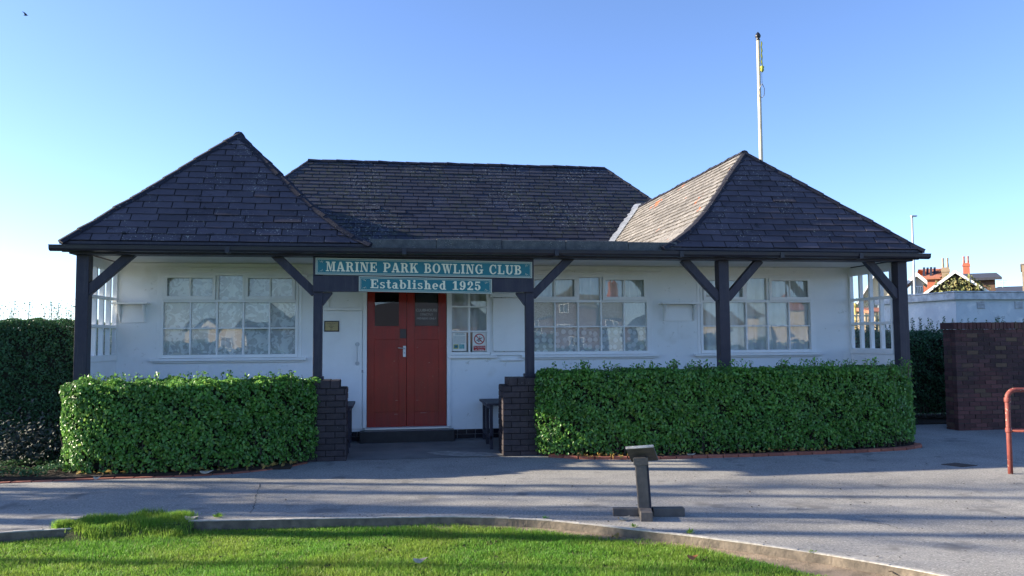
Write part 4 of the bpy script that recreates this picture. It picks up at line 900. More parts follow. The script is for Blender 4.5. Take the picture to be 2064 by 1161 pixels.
# ------------------------------------------------------------------ lettering for the signs (slab serif built from strokes)
def Rr(a, b_, c_, d): return ('P', [(a,b_),(c_,b_),(c_,d),(a,d)])
def Pp(*p): return ('P', list(p))
def Aa(cx, cy, rx, ry, a0, a1, tx, ty): return ('A', cx, cy, rx, ry, a0, a1, tx, ty)
G = {
'M': (1.24,[Rr(.14,0,.25,1),Rr(.86,0,1.09,1),Pp((.14,1),(.42,1),(.68,.12),(.56,0)),Pp((.86,1),(.78,1),(.52,.0),(.62,0)),Rr(0,0,.38,.11),Rr(0,.89,.3,1),Rr(.74,0,1.2,.11),Rr(.86,.89,1.2,1)]),
'A': (1.06,[Pp((.36,1),(.62,1),(.96,.08),(.68,.08)),Pp((.38,1),(.50,1),(.24,.08),(.10,.08)),Rr(.24,.26,.74,.37),Rr(0,0,.38,.11),Rr(.56,0,1.06,.11)]),
'R': (1.06,[Rr(.12,0,.37,1),Rr(0,0,.5,.11),Rr(0,.89,.5,1),Aa(.5,.73,.38,.27,-90,90,.24,.11),Rr(.36,.46,.52,.57),Pp((.50,.5),(.76,.5),(.94,.08),(.70,0)),Rr(.7,0,1.04,.11)]),
'I': (.54,[Rr(.12,0,.37,1),Rr(0,0,.49,.11),Rr(0,.89,.49,1)]),
'N': (1.13,[Rr(.14,0,.25,1),Rr(.83,0,.94,1),Pp((.14,1),(.42,1),(.94,.0),(.72,0)),Rr(0,0,.4,.11),Rr(0,.89,.34,1),Rr(.68,.89,1.09,1)]),
'E': (.97,[Rr(.12,0,.37,1),Rr(0,0,.9,.11),Rr(0,.89,.87,1),Rr(.37,.45,.62,.55),Rr(.79,0,.9,.34),Rr(.76,.68,.87,1),Rr(.56,.34,.65,.66)]),
'P': (.98,[Rr(.12,0,.37,1),Rr(0,0,.52,.11),Rr(0,.89,.54,1),Aa(.52,.7,.40,.30,-90,90,.24,.11),Rr(.36,.40,.54,.51)]),
'K': (1.12,[Rr(.12,0,.37,1),Rr(0,0,.48,.11),Rr(0,.89,.48,1),Pp((.36,.36),(.36,.50),(.72,.92),(.86,.92)),Pp((.46,.56),(.66,.66),(1.0,.08),(.70,.08)),Rr(.62,.89,1.02,1),Rr(.6,0,1.1,.11)]),
'B': (.99,[Rr(.12,0,.37,1),Rr(0,0,.52,.11),Rr(0,.89,.5,1),Aa(.48,.75,.36,.25,-90,90,.22,.10),Aa(.5,.28,.42,.28,-90,90,.24,.11),Rr(.36,.49,.52,.57)]),
'O': (1.08,[Aa(.51,.5,.5,.52,0,360,.25,.10)]),
'W': (1.42,[Pp((.1,1),(.36,1),(.60,0),(.42,0)),Pp((.62,.95),(.71,.95),(.56,0),(.48,0)),Pp((.56,1),(.82,1),(1.06,0),(.88,0)),Pp((1.18,1),(1.26,1),(1.02,0),(.94,0)),Rr(0,.89,.48,1),Rr(.5,.89,.94,1),Rr(1.04,.89,1.40,1)]),
'L': (.93,[Rr(.12,0,.37,1),Rr(0,0,.87,.11),Rr(0,.89,.5,1),Rr(.76,0,.87,.38)]),
'G': (1.12,[Aa(.51,.5,.5,.52,48,318,.25,.10),Rr(.72,.05,.95,.44),Rr(.58,.36,1.05,.47),Rr(.80,.64,.89,1)]),
'C': (1.02,[Aa(.51,.5,.5,.52,48,318,.25,.10),Rr(.80,.62,.90,1),Pp((.84,.12),(.92,.22),(.86,.3),(.78,.2))]),
'U': (1.1,[Rr(.12,.3,.37,1),Rr(.80,.3,.92,1),Aa(.52,.33,.40,.35,180,360,.24,.11),Rr(0,.89,.5,1),Rr(.66,.89,1.06,1)]),
's': (.66,[Aa(.31,.52,.27,.185,40,270,.17,.09),Aa(.31,.20,.29,.205,-160,90,.19,.10),Rr(.46,.5,.53,.7),Rr(.04,0,.11,.2)]),
't': (.56,[Rr(.13,.14,.36,.95),Rr(0,.6,.5,.7),Aa(.35,.18,.22,.19,180,350,.2,.1)]),
'a': (.76,[Aa(.27,.2,.25,.21,0,360,.17,.08),Rr(.36,.05,.6,.5),Aa(.34,.48,.26,.22,0,165,.2,.09),Rr(.42,0,.74,.1)]),
'b': (.80,[Rr(.1,0,.31,1),Rr(0,.9,.31,1),Aa(.4,.35,.36,.36,0,360,.22,.1)]),
'l': (.50,[Rr(.12,0,.35,1),Rr(0,.9,.35,1),Rr(0,0,.47,.1)]),
'i': (.50,[Rr(.12,0,.35,.7),Rr(0,.6,.35,.7),Rr(0,0,.47,.1),Aa(.235,.9,.13,.13,0,360,.129,.129)]),
'h': (.86,[Rr(.12,0,.35,1),Rr(0,.9,.35,1),Rr(0,0,.44,.1),Aa(.45,.4,.27,.31,0,150,.2,.11),Rr(.50,0,.72,.42),Rr(.44,0,.84,.1)]),
'e': (.74,[Aa(.35,.35,.34,.36,0,315,.22,.10),Rr(.12,.31,.68,.40)]),
'd': (.82,[Rr(.44,0,.66,1),Rr(.34,.9,.66,1),Rr(.5,0,.78,.1),Aa(.35,.35,.34,.36,0,360,.21,.1)]),
'1': (.72,[Rr(.2,0,.46,1),Pp((.22,1),(.22,.84),(.02,.70),(.02,.82)),Rr(0,0,.66,.11)]),
'9': (.80,[Aa(.35,.68,.34,.34,0,360,.23,.09),Aa(.26,.5,.44,.51,-100,10,.24,.1),Aa(.15,.15,.13,.13,0,360,.129,.129)]),
'2': (.78,[Aa(.36,.7,.32,.32,-30,175,.23,.1),Pp((.64,.60),(.44,.54),(.04,.12),(.24,.12)),Rr(.02,0,.70,.19),Aa(.16,.68,.13,.13,0,360,.129,.129)]),
'5': (.80,[Rr(.08,.83,.64,1),Rr(.08,.5,.17,1),Aa(.34,.33,.35,.34,-140,140,.24,.1),Aa(.15,.2,.13,.13,0,360,.129,.129)]),
' ': (.55,[])}
def lettering(s_, x0, x1, zb, h, y, slope, name, parent, sp=.09):
    tot = sum(G[c_][0] for c_ in s_)+sp*(len(s_)-1); sx = (x1-x0)/tot; x = 0; mb = MB(); k = 0
    def W3(px, pz, yy): X = x0+px*sx; return (X, yy, zb+pz*h+slope*(X-x0))
    for c_ in s_:
        adv, st_ = G[c_]
        for e in st_:
            k += 1; yy = y-.003-.0002*(k % 7)
            if e[0] == 'P': mb.prism([W3(x+px, pz, yy) for px, pz in e[1]], (0, .003, 0))
            else:
                _, cx, cy, rx, ry, a0, a1, tx, ty = e; n_ = max(4, int(abs(a1-a0)/18))
                for i in range(n_):
                    aa, ab = R(a0+(a1-a0)*i/n_), R(a0+(a1-a0)*(i+1)/n_)
                    mb.prism([W3(x+cx+q_*math.cos(t_), cy+w_*math.sin(t_), yy) for q_, w_, t_ in ((rx,ry,aa),(rx,ry,ab),(rx-tx,ry-ty,ab),(rx-tx,ry-ty,aa))], (0, .003, 0))
        x += adv+sp
    return mb.build(name, M_cream, parent)
def sign(p00, p10, h, label, text, tx, cap):
    """lower-left, lower-right (x,z), height"""
    (xa, za), (xb, zb) = p00, p10; sl = (zb-za)/(xb-xa); y = YF-.050
    root = empty('sign', ((xa+xb)/2, y, (za+zb)/2), label, 'sign', 'teal signs over the entrance')
    def slab(a, b_, c_, d, y0, y1, mm, nm, mb=None):
        m2 = mb or MB(); m2.prism([(a, y0, za+c_+sl*(a-xa)), (b_, y0, za+c_+sl*(b_-xa)), (b_, y0, za+d+sl*(b_-xa)), (a, y0, za+d+sl*(a-xa))], (0, y1-y0, 0))
        return m2 if mb is not None else m2.build(nm, mm, root)
    slab(xa, xb, 0, h, y, y+.018, M_teal, 'sign_board')
    e = MB(); 
    for a, b_, c_, d in ((xa-.006, xb+.006, h-.010, h+.004), (xa-.006, xb+.006, -.004, .010), (xa-.006, xa+.010, .0101, h-.0101), (xb-.010, xb+.006, .0101, h-.0101)): slab(a, b_, c_, d, y-.006, y+.017, None, '', e)
    e.build('sign_edging', M_beige, root)
    e = MB(); q = .020
    for a, b_, c_, d in ((xa+q, xb-q, h-q-.004, h-q), (xa+q, xb-q, q, q+.004), (xa+q, xa+q+.004, q+.0041, h-q-.0041), (xb-q-.004, xb-q, q+.0041, h-q-.0041)): slab(a, b_, c_, d, y-.0022, y-.0002, None, '', e)
    # small corner flourishes
    for cx, cz, mx, mz in ((xa+.045, h-.04, 1, -1), (xa+.045, .04, 1, 1), (xb-.045, h-.04, -1, -1), (xb-.045, .04, -1, 1)):
        for (a, b_, c_, d) in ((0, 0, .045, .018), (.02, .02, .035, -.008), (.045, .018, .055, .0), (.03, .012, .05, .03)):
            A_ = Vector((cx+a*mx, y-.0025, za+cz+b_*mz+sl*(cx-xa))); B_ = Vector((cx+c_*mx, y-.0025, za+cz+d*mz+sl*(cx-xa))); e.beam(A_, B_, .002, .005, up=(0,1,0))
    e.build('sign_lining', M_cream, root)
    for k in range(5):
        X = xa+.05+(xb-xa-.1)*k/4
        for zz_ in (.005, h-.006): sc_ = MB(); sc_.lathe([(.006,0),(.006,.004)], (X, y-.008, za+zz_+sl*(X-xa)), 6); sc_.build('screw', M_metal, root)
    lettering(text, tx[0], tx[1], za+cap[0]+sl*(tx[0]-xa), cap[1], y, sl, 'lettering', root)
sign((-1.008, 2.535), (2.103, 2.497), .232, 'long teal sign reading MARINE PARK BOWLING CLUB', 'MARINE PARK BOWLING CLUB', (-.87, 1.955), (.045, .138))
sign((-.402, 2.296), (1.503, 2.262), .210, 'shorter teal sign reading Established 1925', 'Established 1925', (-.245, 1.355), (.045, .128))

# plaque and notices
pq = empty('plaque', (-.88, YW, 1.73), 'small brass plaque in a black frame on the white side door', 'plaque')
b = MB(); b.box(-.995, -.762, YW-.040, YW-.0225, 1.733, 1.905); b.build('frame', M_ink, pq, bevel=.003)
b = MB(); b.box(-.978, -.779, YW-.045, YW-.0401, 1.750, 1.888); b.build('brass_plate', mat('brass', (.42,.33,.16), .35, (.3,.24,.12), 20, metal=.4), pq)
for i, (s_, z_) in enumerate((('CLUB HOUSE', 1.866), ('opened', 1.842), ('summer', 1.818), ('by the', 1.796), ('1925', 1.772))):
    b = MB(); L_ = (.13,.07,.09,.06,.05)[i]
    for k in range(int(L_/.011)): b.box(-.878-L_/2+k*.011, -.878-L_/2+k*.011+rnd.uniform(.005,.009), YW-.0462, YW-.0451, z_-.004, z_+.004)
    b.build('engraved_line', M_ink, pq)
def paper(x0, x1, z0, z1, label, col=(.80,.80,.76)):
    root = empty('notice', ((x0+x1)/2, YW+.01, z0), label, 'notice', 'paper notices in the small window')
    b = MB(); b.box(x0, x1, YW+.016, YW+.020, z0, z1); b.build('paper_sheet', sheet_mat('notice_paper', col), root); return root
n1 = paper(1.045, 1.275, 1.405, 1.705, 'white paper notice with two small colour pictures at its foot')
yy = YW+.0148
b = MB()
for r_i in range(11):
    z_ = 1.690-r_i*.0165; 
    if r_i in (2,): continue
    xx = 1.065+(.03 if r_i < 2 else 0)
    while xx < 1.255-(.03 if r_i < 2 else .0)-(.08 if r_i == 10 else 0): L_ = rnd.uniform(.008, .026); b.box(xx, min(xx+L_, 1.257), yy, yy+.001, z_-(.004 if r_i < 2 else .0025), z_+(.003 if r_i < 2 else .0025)); xx += L_+.005
b.build('printed_text', sheet_mat('teal_ink', (.10,.22,.26)), n1)
b = MB(); b.box(1.065, 1.145, yy, yy+.001, 1.445, 1.515); b.build('picture', sheet_mat('yellow_picture', (.40,.42,.08)), n1)
b = MB(); b.box(1.078, 1.132, yy-.001, yy, 1.458, 1.502); b.box(1.09,1.12,yy-.0012,yy-.001,1.47,1.49); b.build('picture_detail', sheet_mat('blue_picture', (.03,.16,.25)), n1)
b = MB(); b.box(1.155, 1.240, yy, yy+.001, 1.445, 1.515); b.build('picture', mat('teal_picture', (.05,.30,.36), .5, (.25,.5,.5), 40), n1)
n2 = paper(1.375, 1.600, 1.40, 1.705, 'no smoking or vaping notice with red prohibition ring')
M_signred = sheet_mat('sign_red', (.45,.03,.03)); b = MB(); cx, cz, ro, ri = 1.4875, 1.600, .088, .072
for i in range(40):
    a0, a1 = 2*math.pi*i/40, 2*math.pi*(i+1)/40
    b.prism([(cx+ro*math.cos(a0), yy, cz+ro*math.sin(a0)), (cx+ro*math.cos(a1), yy, cz+ro*math.sin(a1)), (cx+ri*math.cos(a1), yy, cz+ri*math.sin(a1)), (cx+ri*math.cos(a0), yy, cz+ri*math.sin(a0))], (0, .0012, 0))
b.beam((cx-.055, yy-.0004, cz+.055), (cx+.055, yy-.0004, cz-.055), .0012, .013, up=(0,-1,0)) if False else b.prism([(cx-.060,yy-.0006,cz+.050),(cx-.050,yy-.0006,cz+.060),(cx+.060,yy-.0006,cz-.050),(cx+.050,yy-.0006,cz-.060)], (0,.001,0))
b.build('prohibition_ring', M_signred, n2)
b = MB(); b.prism([(cx-.05,yy,cz-.02),(cx+.045,yy,cz+.028),(cx+.05,yy,cz+.018),(cx-.045,yy,cz-.030)], (0,.001,0)); b.prism([(cx-.035,yy,cz-.005),(cx-.02,yy,cz-.045),(cx+.03,yy,cz-.03),(cx+.02,yy,cz-.018),(cx-.01,yy,cz-.028)], (0,.001,0)); b.prism([(cx+.0,yy,cz-.01),(cx+.006,yy,cz+.048),(cx+.012,yy,cz+.048),(cx+.012,yy,cz-.01)], (0,.001,0)); b.build('cigarette_symbol', M_ink, n2)
b = MB(); b.box(1.390, 1.585, yy, yy+.001, 1.412, 1.490); b.build('red_panel', M_signred, n2)
M_pw = sheet_mat('white_print', (.8,.8,.8)); text_mesh('No Smoking', .036, 'printed_text', M_pw, n2, (1.4875, yy-.0008, 1.470)); text_mesh('or Vaping', .036, 'printed_text', M_pw, n2, (1.4875, yy-.0008, 1.432))

# ------------------------------------------------------------------ benches
def bench(x0, x1, label, sgn):
    root = empty('bench', ((x0+x1)/2, 12.6, 0), label, 'bench', 'dark slatted benches inside the piers')
    y = 12.12
    for k in range(7):
        b = MB(); b.box(x0, x1, y+k*.145, y+k*.145+.115, .60, .635); b.build('slat', M_black, root, bevel=.004)
    xi = x0 if sgn > 0 else x1
    b = MB(); b.box(xi+sgn*.05, xi+sgn*.10, 12.14, 13.1, .545, .599); b.box(xi+sgn*.05, xi+sgn*.09, 12.14, 13.1, .10, .15); b.build('rail', M_black, root, bevel=.003)
    for yy_ in (12.14, 12.60, 13.04):
        b = MB(); b.box(xi+sgn*.052, xi+sgn*.098, yy_, yy_+.05, -.07, .544); b.build('leg', M_black, root, bevel=.003)
bench(1.47, 1.95, 'dark slatted bench beside the right brick pier', 1)
bench(-.98, -.50, 'dark slatted bench mostly hidden by the left brick pier', -1)

# ------------------------------------------------------------------ timber stand
sp = at(1300, 1040, Z=GZ); th_ = R(-14)
stand = empty('information_stand', (sp.x, sp.y, GZ), 'leaning grey timber lectern stand on crossed feet at the lawn edge', 'stand')
M4 = Matrix.Translation((sp.x, sp.y, GZ)) @ Matrix.Rotation(th_, 4, 'Z'); Mlean = M4 @ Matrix.Rotation(R(-3.2), 4, 'Y') @ Matrix.Rotation(R(-1.5), 4, 'X')
def tr(mb, M_): mb.v = [tuple(M_ @ Vector(p)) for p in mb.v]; return mb
b = MB(); b.box(-.058, .048, -.045, .045, .02, .55); tr(b, Mlean).build('post', M_standw, stand, bevel=.006)
b = MB(); b.box(.050, .066, -.040, .048, .06, .54); tr(b, Mlean).build('side_batten', M_black, stand, bevel=.003)
b = MB(); b.box(-.055, .055, -.24, -.046, .0, .085); tr(b, M4).build('foot', M_standw, stand, bevel=.005)
b = MB(); b.box(-.045, .045, .052, .27, .0, .075); tr(b, M4).build('foot', M_standw, stand, bevel=.005)
b = MB(); b.box(.072, .37, -.045, .045, .0, .078); tr(b, M4 @ Matrix.Rotation(R(6), 4, 'Z')).build('foot', M_standw, stand, bevel=.005)
b = MB(); b.box(-.30, -.062, -.02, .06, .0, .07); tr(b, M4 @ Matrix.Rotation(R(2), 4, 'Z')).build('foot', M_standw, stand, bevel=.005)
b = MB(); b.box(-.15, .15, -.19, .16, -.011, .011)
Mb = Mlean @ Matrix.Translation((.02, .03, .575)) @ Matrix.Rotation(R(-29), 4, 'X') @ Matrix.Rotation(R(3), 4, 'Y') @ Matrix.Rotation(R(-10), 4, 'Z')
b = MB(); b.box(-.13, .13, -.16, .16, -.011, .011); tr(b, Mb).build('top_board', M_standw, stand, bevel=.003)
b = MB(); b.box(-.131,.131,-.172,-.1605,-.012,.013); tr(b, Mb).build('edge_strip', M_boardtop, stand)
b = MB(); b.box(-.07, .065, -.05, .05, .48, .545); tr(b, Mlean).build('top_block', M_standw, stand)

# ------------------------------------------------------------------ handrail
rp = at(2037, 955, Z=GZ); rt = at(2037, 781, Y=rp.y).z
hr = empty('handrail', (rp.x, rp.y, GZ), 'flaking red tubular handrail at the right edge of the path', 'handrail')
b = MB(); arc = [(rp.x, rp.y, GZ-.05), (rp.x, rp.y, .4), (rp.x, rp.y, rt-.13)] + [(rp.x+.10*(1-math.cos(a)), rp.y-.02*(1-math.cos(a)), rt-.13+.10*math.sin(a)) for a in [R(15*k) for k in range(1, 7)]] + [(rp.x+.6, rp.y-.12, rt-.03), (rp.x+2.0, rp.y-.4, rt-.03)]
b.tube(arc, .029, 14); b.build('top_tube', M_rail, hr, smooth=True)
mz = at(2037, 867, Y=rp.y).z
b = MB(); b.tube([(rp.x, rp.y, mz), (rp.x+2.0, rp.y-.4, mz)], .024, 12); b.build('mid_rail', M_rail, hr, smooth=True)
b = MB()
for z_ in (mz, rt-.15): b.lathe([(.036,-.028),(.038,-.02),(.038,.02),(.036,.028)], (rp.x, rp.y, z_), 14)
b.build('joint_collar', M_rail, hr, smooth=True)
b = MB(); b.tube([(rp.x+2.0, rp.y-.4, GZ-.05), (rp.x+2.0, rp.y-.4, rt-.03)], .029, 12); b.build('post', M_rail, hr, smooth=True)
# drain cover
cp_ = [at(x, y, Z=GZ+.004) for x, y in ((1897,936),(1925,933),(1970,938),(1940,941))]
b = MB(); b.prism([(p.x, p.y, GZ+.001) for p in cp_], (0, 0, .006)); tag(b.build('drain_cover', M_iron), 'small dark iron drain cover set in the asphalt', 'drain cover')

# ------------------------------------------------------------------ flagpole, lamp, bird
YP = 26.0
fp0 = at(1533, 315, Y=YP); fp1 = at(1529, 82, Y=YP)
fx = at(1531, 200, Y=YP).x
fpo = empty('flagpole', (fx, YP, -.24), 'tall cream flagpole with yellow bunting rope behind the right roof', 'flagpole')
b = MB(); b.tube([(fx, YP, -.24), (fx, YP, fp0.z), (fx, YP, fp1.z)], [.085, .068, .058], 16); b.build('pole', M_pole, fpo, smooth=True)
b = MB(); b.lathe([(.055,0),(.075,.03),(.05,.06),(.09,.12),(.10,.17),(.07,.24),(.01,.31)], (fx, YP, fp1.z), 14); b.build('finial', M_gutter, fpo, smooth=True)
zA, zB = at(1531, 140, Y=YP).z, at(1531, 85, Y=YP).z
b = MB(); pts = [(fx+.09+.012*math.sin(k*1.7), YP-.06, zB+(zA-zB)*k/14) for k in range(15)]; b.tube(pts, [.02+.012*math.sin(k*2.1)**2 for k in range(15)], 8)
b.lathe([(.02,-.12),(.07,-.05),(.05,0),(.08,.06),(.02,.12)], (fx+.09, YP-.07, zA), 8); b.build('tied_flag', mat('yellow_green_cloth', (.42,.42,.07), .8, (.25,.28,.05), 12), fpo, smooth=True)
zc0, zc1 = at(1531, 170, Y=YP).z, at(1531, 198, Y=YP).z
b = MB(); b.tube([(fx+.075, YP-.08, zc0), (fx+.15, YP-.08, (zc0*2+zc1)/3), (fx+.14, YP-.08, zc1+.1), (fx+.06, YP-.09, zc1), (fx-.05, YP-.09, zc1+.03), (fx-.09, YP-.08, zc1+.18), (fx-.02, YP-.09, zc0-.15), (fx+.075, YP-.08, zc0)], .014, 6)
b.tube([(fx+.075, YP-.07, zc0), (fx+.07, YP-.07, zA)], .008, 5); b.tube([(fx+.09, YP-.06, zB), (fx+.085, YP-.05, fp1.z-.05)], .008, 5); b.build('rope', M_greymetal, fpo, smooth=True)
YL = 42; l0 = at(1838, 436, Y=YL)
lp = empty('street_lamp', (l0.x, YL, -.24), 'slim grey street lamp rising behind the veranda right end', 'street lamp')
b = MB(); b.tube([(l0.x, YL, -.24), (l0.x, YL, 4), (l0.x, YL, l0.z)], [.09, .07, .05], 10); b.build('pole', M_greymetal, lp, smooth=True)
b = MB(); b.box(l0.x-.06, l0.x+.28, YL-.09, YL+.09, l0.z-.02, l0.z+.05); b.box(l0.x-.05, l0.x+.05, YL-.05, YL+.05, l0.z-.1, l0.z-.0201); b.build('lamp_head', M_greymetal, lp, bevel=.02)
bp = at(52, 31, Y=62); s_ = .2
bird = empty('bird', bp, 'dark gull flying in the upper left sky with raised wings', 'bird')
b = MB(); prof_b = [(-.42,.01),(-.3,.03),(-.12,.07),(.05,.085),(.2,.06),(.27,.05),(.33,.035),(.42,.008)]
b.tube([(bp.x+x*.42, bp.y, bp.z+.012*math.sin(x*6)*.3) for x, r_ in prof_b], [r_*.42 for x, r_ in prof_b], 10)
for sy in (-1, 1):
    z0 = .02
    rows = [((.10,.0,.0),(-.10,.0,.0)), ((.07,.06,.10),(-.10,.06,.10)), ((.0,.12,.17),(-.12,.13,.16)), ((-.16,.18,.235),(-.20,.19,.225))]
    for i in range(3):
        (a, b2), (c2, d2) = rows[i], rows[i+1]
        q_ = [Vector((p[0]*.85, p[1]*sy, p[2]*.85)) + bp for p in (a, b2, d2, c2)]; b.prism(q_, (.0, .0, .008))
b.build('body', mat('bird_plumage', (.035,.035,.045), .7), bird)

# ------------------------------------------------------------------ background buildings
M_slateR = mat('dark_slate_roof', (.06,.065,.085), .7, (.045,.05,.065), 8); M_mossR = mat('mossy_tile_roof', (.17,.15,.095), .85, (.11,.11,.07), 3, bump=.4, bscale=10, bdist=.03)
M_orangeR = mat('orange_tile_roof', (.42,.16,.09), .8, (.34,.13,.075), 4, bump=.4, bscale=10, bdist=.03); M_stone = mat('tan_stone', (.34,.26,.18), .85, (.25,.19,.13), 3)
M_orangeB = mat('orange_brick', (.46,.14,.08), .85, (.38,.11,.06), 6); M_brownB = mat('brown_brick', (.16,.10,.07), .85, (.11,.07,.05), 5); M_cwall = mat('cream_render', (.72,.64,.50), .8, (.64,.56,.43), 2)
M_whiteB = mat('stained_white_render', (.62,.66,.68), .85, (.50,.54,.58), 1.2, nlo=.4, nhi=.7, speck=[((.34,.35,.37), 6, .58, .75), ((.75,.76,.76), 3, .55, .7)])
M_whiteE = mat('stained_white_fascia', (.66,.67,.68), .8, (.4,.41,.42), 5, bump=.4, bscale=30, bdist=.01); M_winD = mat('dark_window_glass', (.02,.025,.03), .05, spec=1)
# flat-roofed white building
wb = empty('outbuilding', (18, 20, -.24), 'white rendered flat-roofed outbuilding behind the brick wall', 'outbuilding')
cx0 = at(1924, 590, Y=20).x; zt = at(1924, 589, Y=20).z
b = MB(); b.box(cx0+.10, cx0+12, 20.10, 23.6, -.24, zt-.20); b.build('wall', M_whiteB, wb)
b = MB(); b.box(cx0-.0, cx0+12.1, 20.0, 23.7, zt-.20, zt); b.box(cx0-.03, cx0+12.1, 19.97, 23.72, zt+.001, zt+.035); b.build('roof_edge', M_whiteE, wb, bevel=.02)
for px_ in (1977, 2053):
    q_ = at(px_, 615, Y=20.1); b = MB(); b.box(q_.x-.12, q_.x+.12, 20.085, 20.099, q_.z-.105, q_.z+.105)
    for k in range(5): b.prism([(q_.x-.115, 20.07, q_.z-.085+k*.038), (q_.x+.115, 20.07, q_.z-.085+k*.038), (q_.x+.115, 20.09, q_.z-.062+k*.038), (q_.x-.115, 20.09, q_.z-.062+k*.038)], (0, -.006, 0))
    b.build('air_vent', M_whiteE, wb)
def win(parent, x0, x1, y, z0, z1, nx=2, nz=1, fm=None, s_=-1):
    f = MB(); t_ = (x1-x0)*.05
    f.box(x0, x1, y+s_*.04, y-s_*.02, z0, z0+t_); f.box(x0, x1, y+s_*.04, y-s_*.02, z1-t_, z1); 
    for k in range(nx+1): xx = x0+(x1-x0-t_)*k/nx; f.box(xx, xx+t_, y+s_*.038, y-s_*.02, z0+t_, z1-t_)
    for k in range(1, nz): zz_ = z0+(z1-z0)*k/nz; f.box(x0+t_, x1-t_, y+s_*.03, y-s_*.02, zz_-t_/2, zz_+t_/2)
    o = f.build('window', fm or M_white, parent); g_ = MB(); g_.box(x0+t_/2, x1-t_/2, y+s_*.012, y-s_*.01, z0+t_/2, z1-t_/2); g_.build('pane', M_winD, o)
def gable_house(name, x0, x1, y0, y1, ze, zr, mw, mr_, label, axis='Y', zg=-.24, ov=.4, hip=0, cat='house', barge=True, group='houses beyond the park'):
    root = empty(name, ((x0+x1)/2, (y0+y1)/2, zg), label, cat, group)
    b = MB(); b.box(x0, x1, y0, y1, zg, ze)
    if axis == 'Y' and not hip:
        xm = (x0+x1)/2
        for yy_ in (y0, y1-.2): b.prism([(x0, yy_, ze), (x1, yy_, ze), (xm, yy_, zr)], (0, .2, 0))
    if axis == 'X' and not hip:
        ym = (y0+y1)/2
        for xx in (x0, x1-.2): b.prism([(xx, y0, ze), (xx, y1, ze), (xx, ym, zr)], (.2, 0, 0))
    b.build('wall', mw, root); r_ = MB(); t_ = .18
    if hip:
        if axis == 'X': A_, B_ = Vector((x0+hip, (y0+y1)/2, zr)), Vector((x1-hip, (y0+y1)/2, zr))
        else: A_, B_ = Vector(((x0+x1)/2, y0+hip, zr)), Vector(((x0+x1)/2, y1-hip, zr))
        c = [Vector((x0-ov,y0-ov,ze)), Vector((x1+ov,y0-ov,ze)), Vector((x1+ov,y1+ov,ze)), Vector((x0-ov,y1+ov,ze))]
        fs_ = [(c[0],c[1],B_,A_),(c[1],c[2],B_),(c[2],c[3],A_,B_),(c[3],c[0],A_)] if axis == 'X' else [(c[0],c[1],A_),(c[1],c[2],B_,A_),(c[2],c[3],B_),(c[3],c[0],A_,B_)]
        for f in fs_: r_.quad(*f)
        r_.box(x0-ov, x1+ov, y0-ov, y1+ov, ze-.16, ze-.01)
    elif axis == 'Y':
        xm = (x0+x1)/2; k = (zr-ze)/((x1-x0)/2)
        r_.prism([(xm, y0-ov, zr+.05), (x1+ov, y0-ov, ze-ov*k+.05), (x1+ov, y0-ov, ze-ov*k+.05+t_), (xm, y0-ov, zr+.05+t_)], (0, y1-y0+2*ov, 0))
        r_.prism([(xm-.002, y0-ov, zr+.05), (x0-ov, y0-ov, ze-ov*k+.05), (x0-ov, y0-ov, ze-ov*k+.05+t_), (xm-.002, y0-ov, zr+.05+t_)], (0, y1-y0+2*ov, 0))
    else:
        ym = (y0+y1)/2; k = (zr-ze)/((y1-y0)/2)
        r_.prism([(x0-ov, ym, zr+.05), (x0-ov, y0-ov, ze-ov*k+.05), (x0-ov, y0-ov, ze-ov*k+.05+t_), (x0-ov, ym, zr+.05+t_)], (x1-x0+2*ov, 0, 0))
        r_.prism([(x0-ov, ym+.002, zr+.05), (x0-ov, y1+ov, ze-ov*k+.05), (x0-ov, y1+ov, ze-ov*k+.05+t_), (x0-ov, ym+.002, zr+.05+t_)], (x1-x0+2*ov, 0, 0))
    rf = r_.build('roof', mr_, root)
    if barge and axis == 'Y' and not hip:
        bb = MB(); xm = (x0+x1)/2; k = (zr-ze)/((x1-x0)/2)
        for sg, xe in ((1, x1+ov), (-1, x0-ov)):
            bb.prism([(xm, y0-ov-.05, zr+.02), (xe, y0-ov-.05, ze-ov*k+.02), (xe, y0-ov-.05, ze-ov*k+.21), (xm, y0-ov-.05, zr+.21)], (0, .045, 0))
        bb.build('bargeboard', M_white, root)
    return root, rf
def chimney(rf, x, y, w_, z0, z1, m_, pots=2, mp=None):
    b = MB(); b.box(x-w_/2, x+w_/2, y-w_*.35, y+w_*.35, z0, z1); b.box(x-w_*.58, x+w_*.58, y-w_*.42, y+w_*.42, z1-.3, z1-.12)
    for k in range(pots): b.lathe([(w_*.13,0),(w_*.16,.1),(w_*.12,.35),(w_*.15,.6)], (x-w_*.3+k*w_*.6/(max(1, pots-1)), y, z1), 8)
    b.build('chimney', m_, rf)
def span(xa, xb, y_top, y_bot, Y):
    p, q_ = at(xa, y_top, Y=Y), at(xb, y_bot, Y=Y); return p.x, q_.x, p.z, q_.z
def face(root, xc, yc, extra=0.):
    th = -math.atan2(xc, yc)+extra; p = Vector((xc, yc, root.location.z)); root.location = p + Matrix.Rotation(th, 4, 'Z') @ (root.location-p); root.rotation_euler.z = th
def span2(xa, xb, y_top, y_bot, Y):
    a, b_, zr, ze = span(xa, xb, y_top, y_bot, Y); c_ = (a+b_)/2; h_ = (b_-a)*.41; return c_-h_, c_+h_, zr, ze
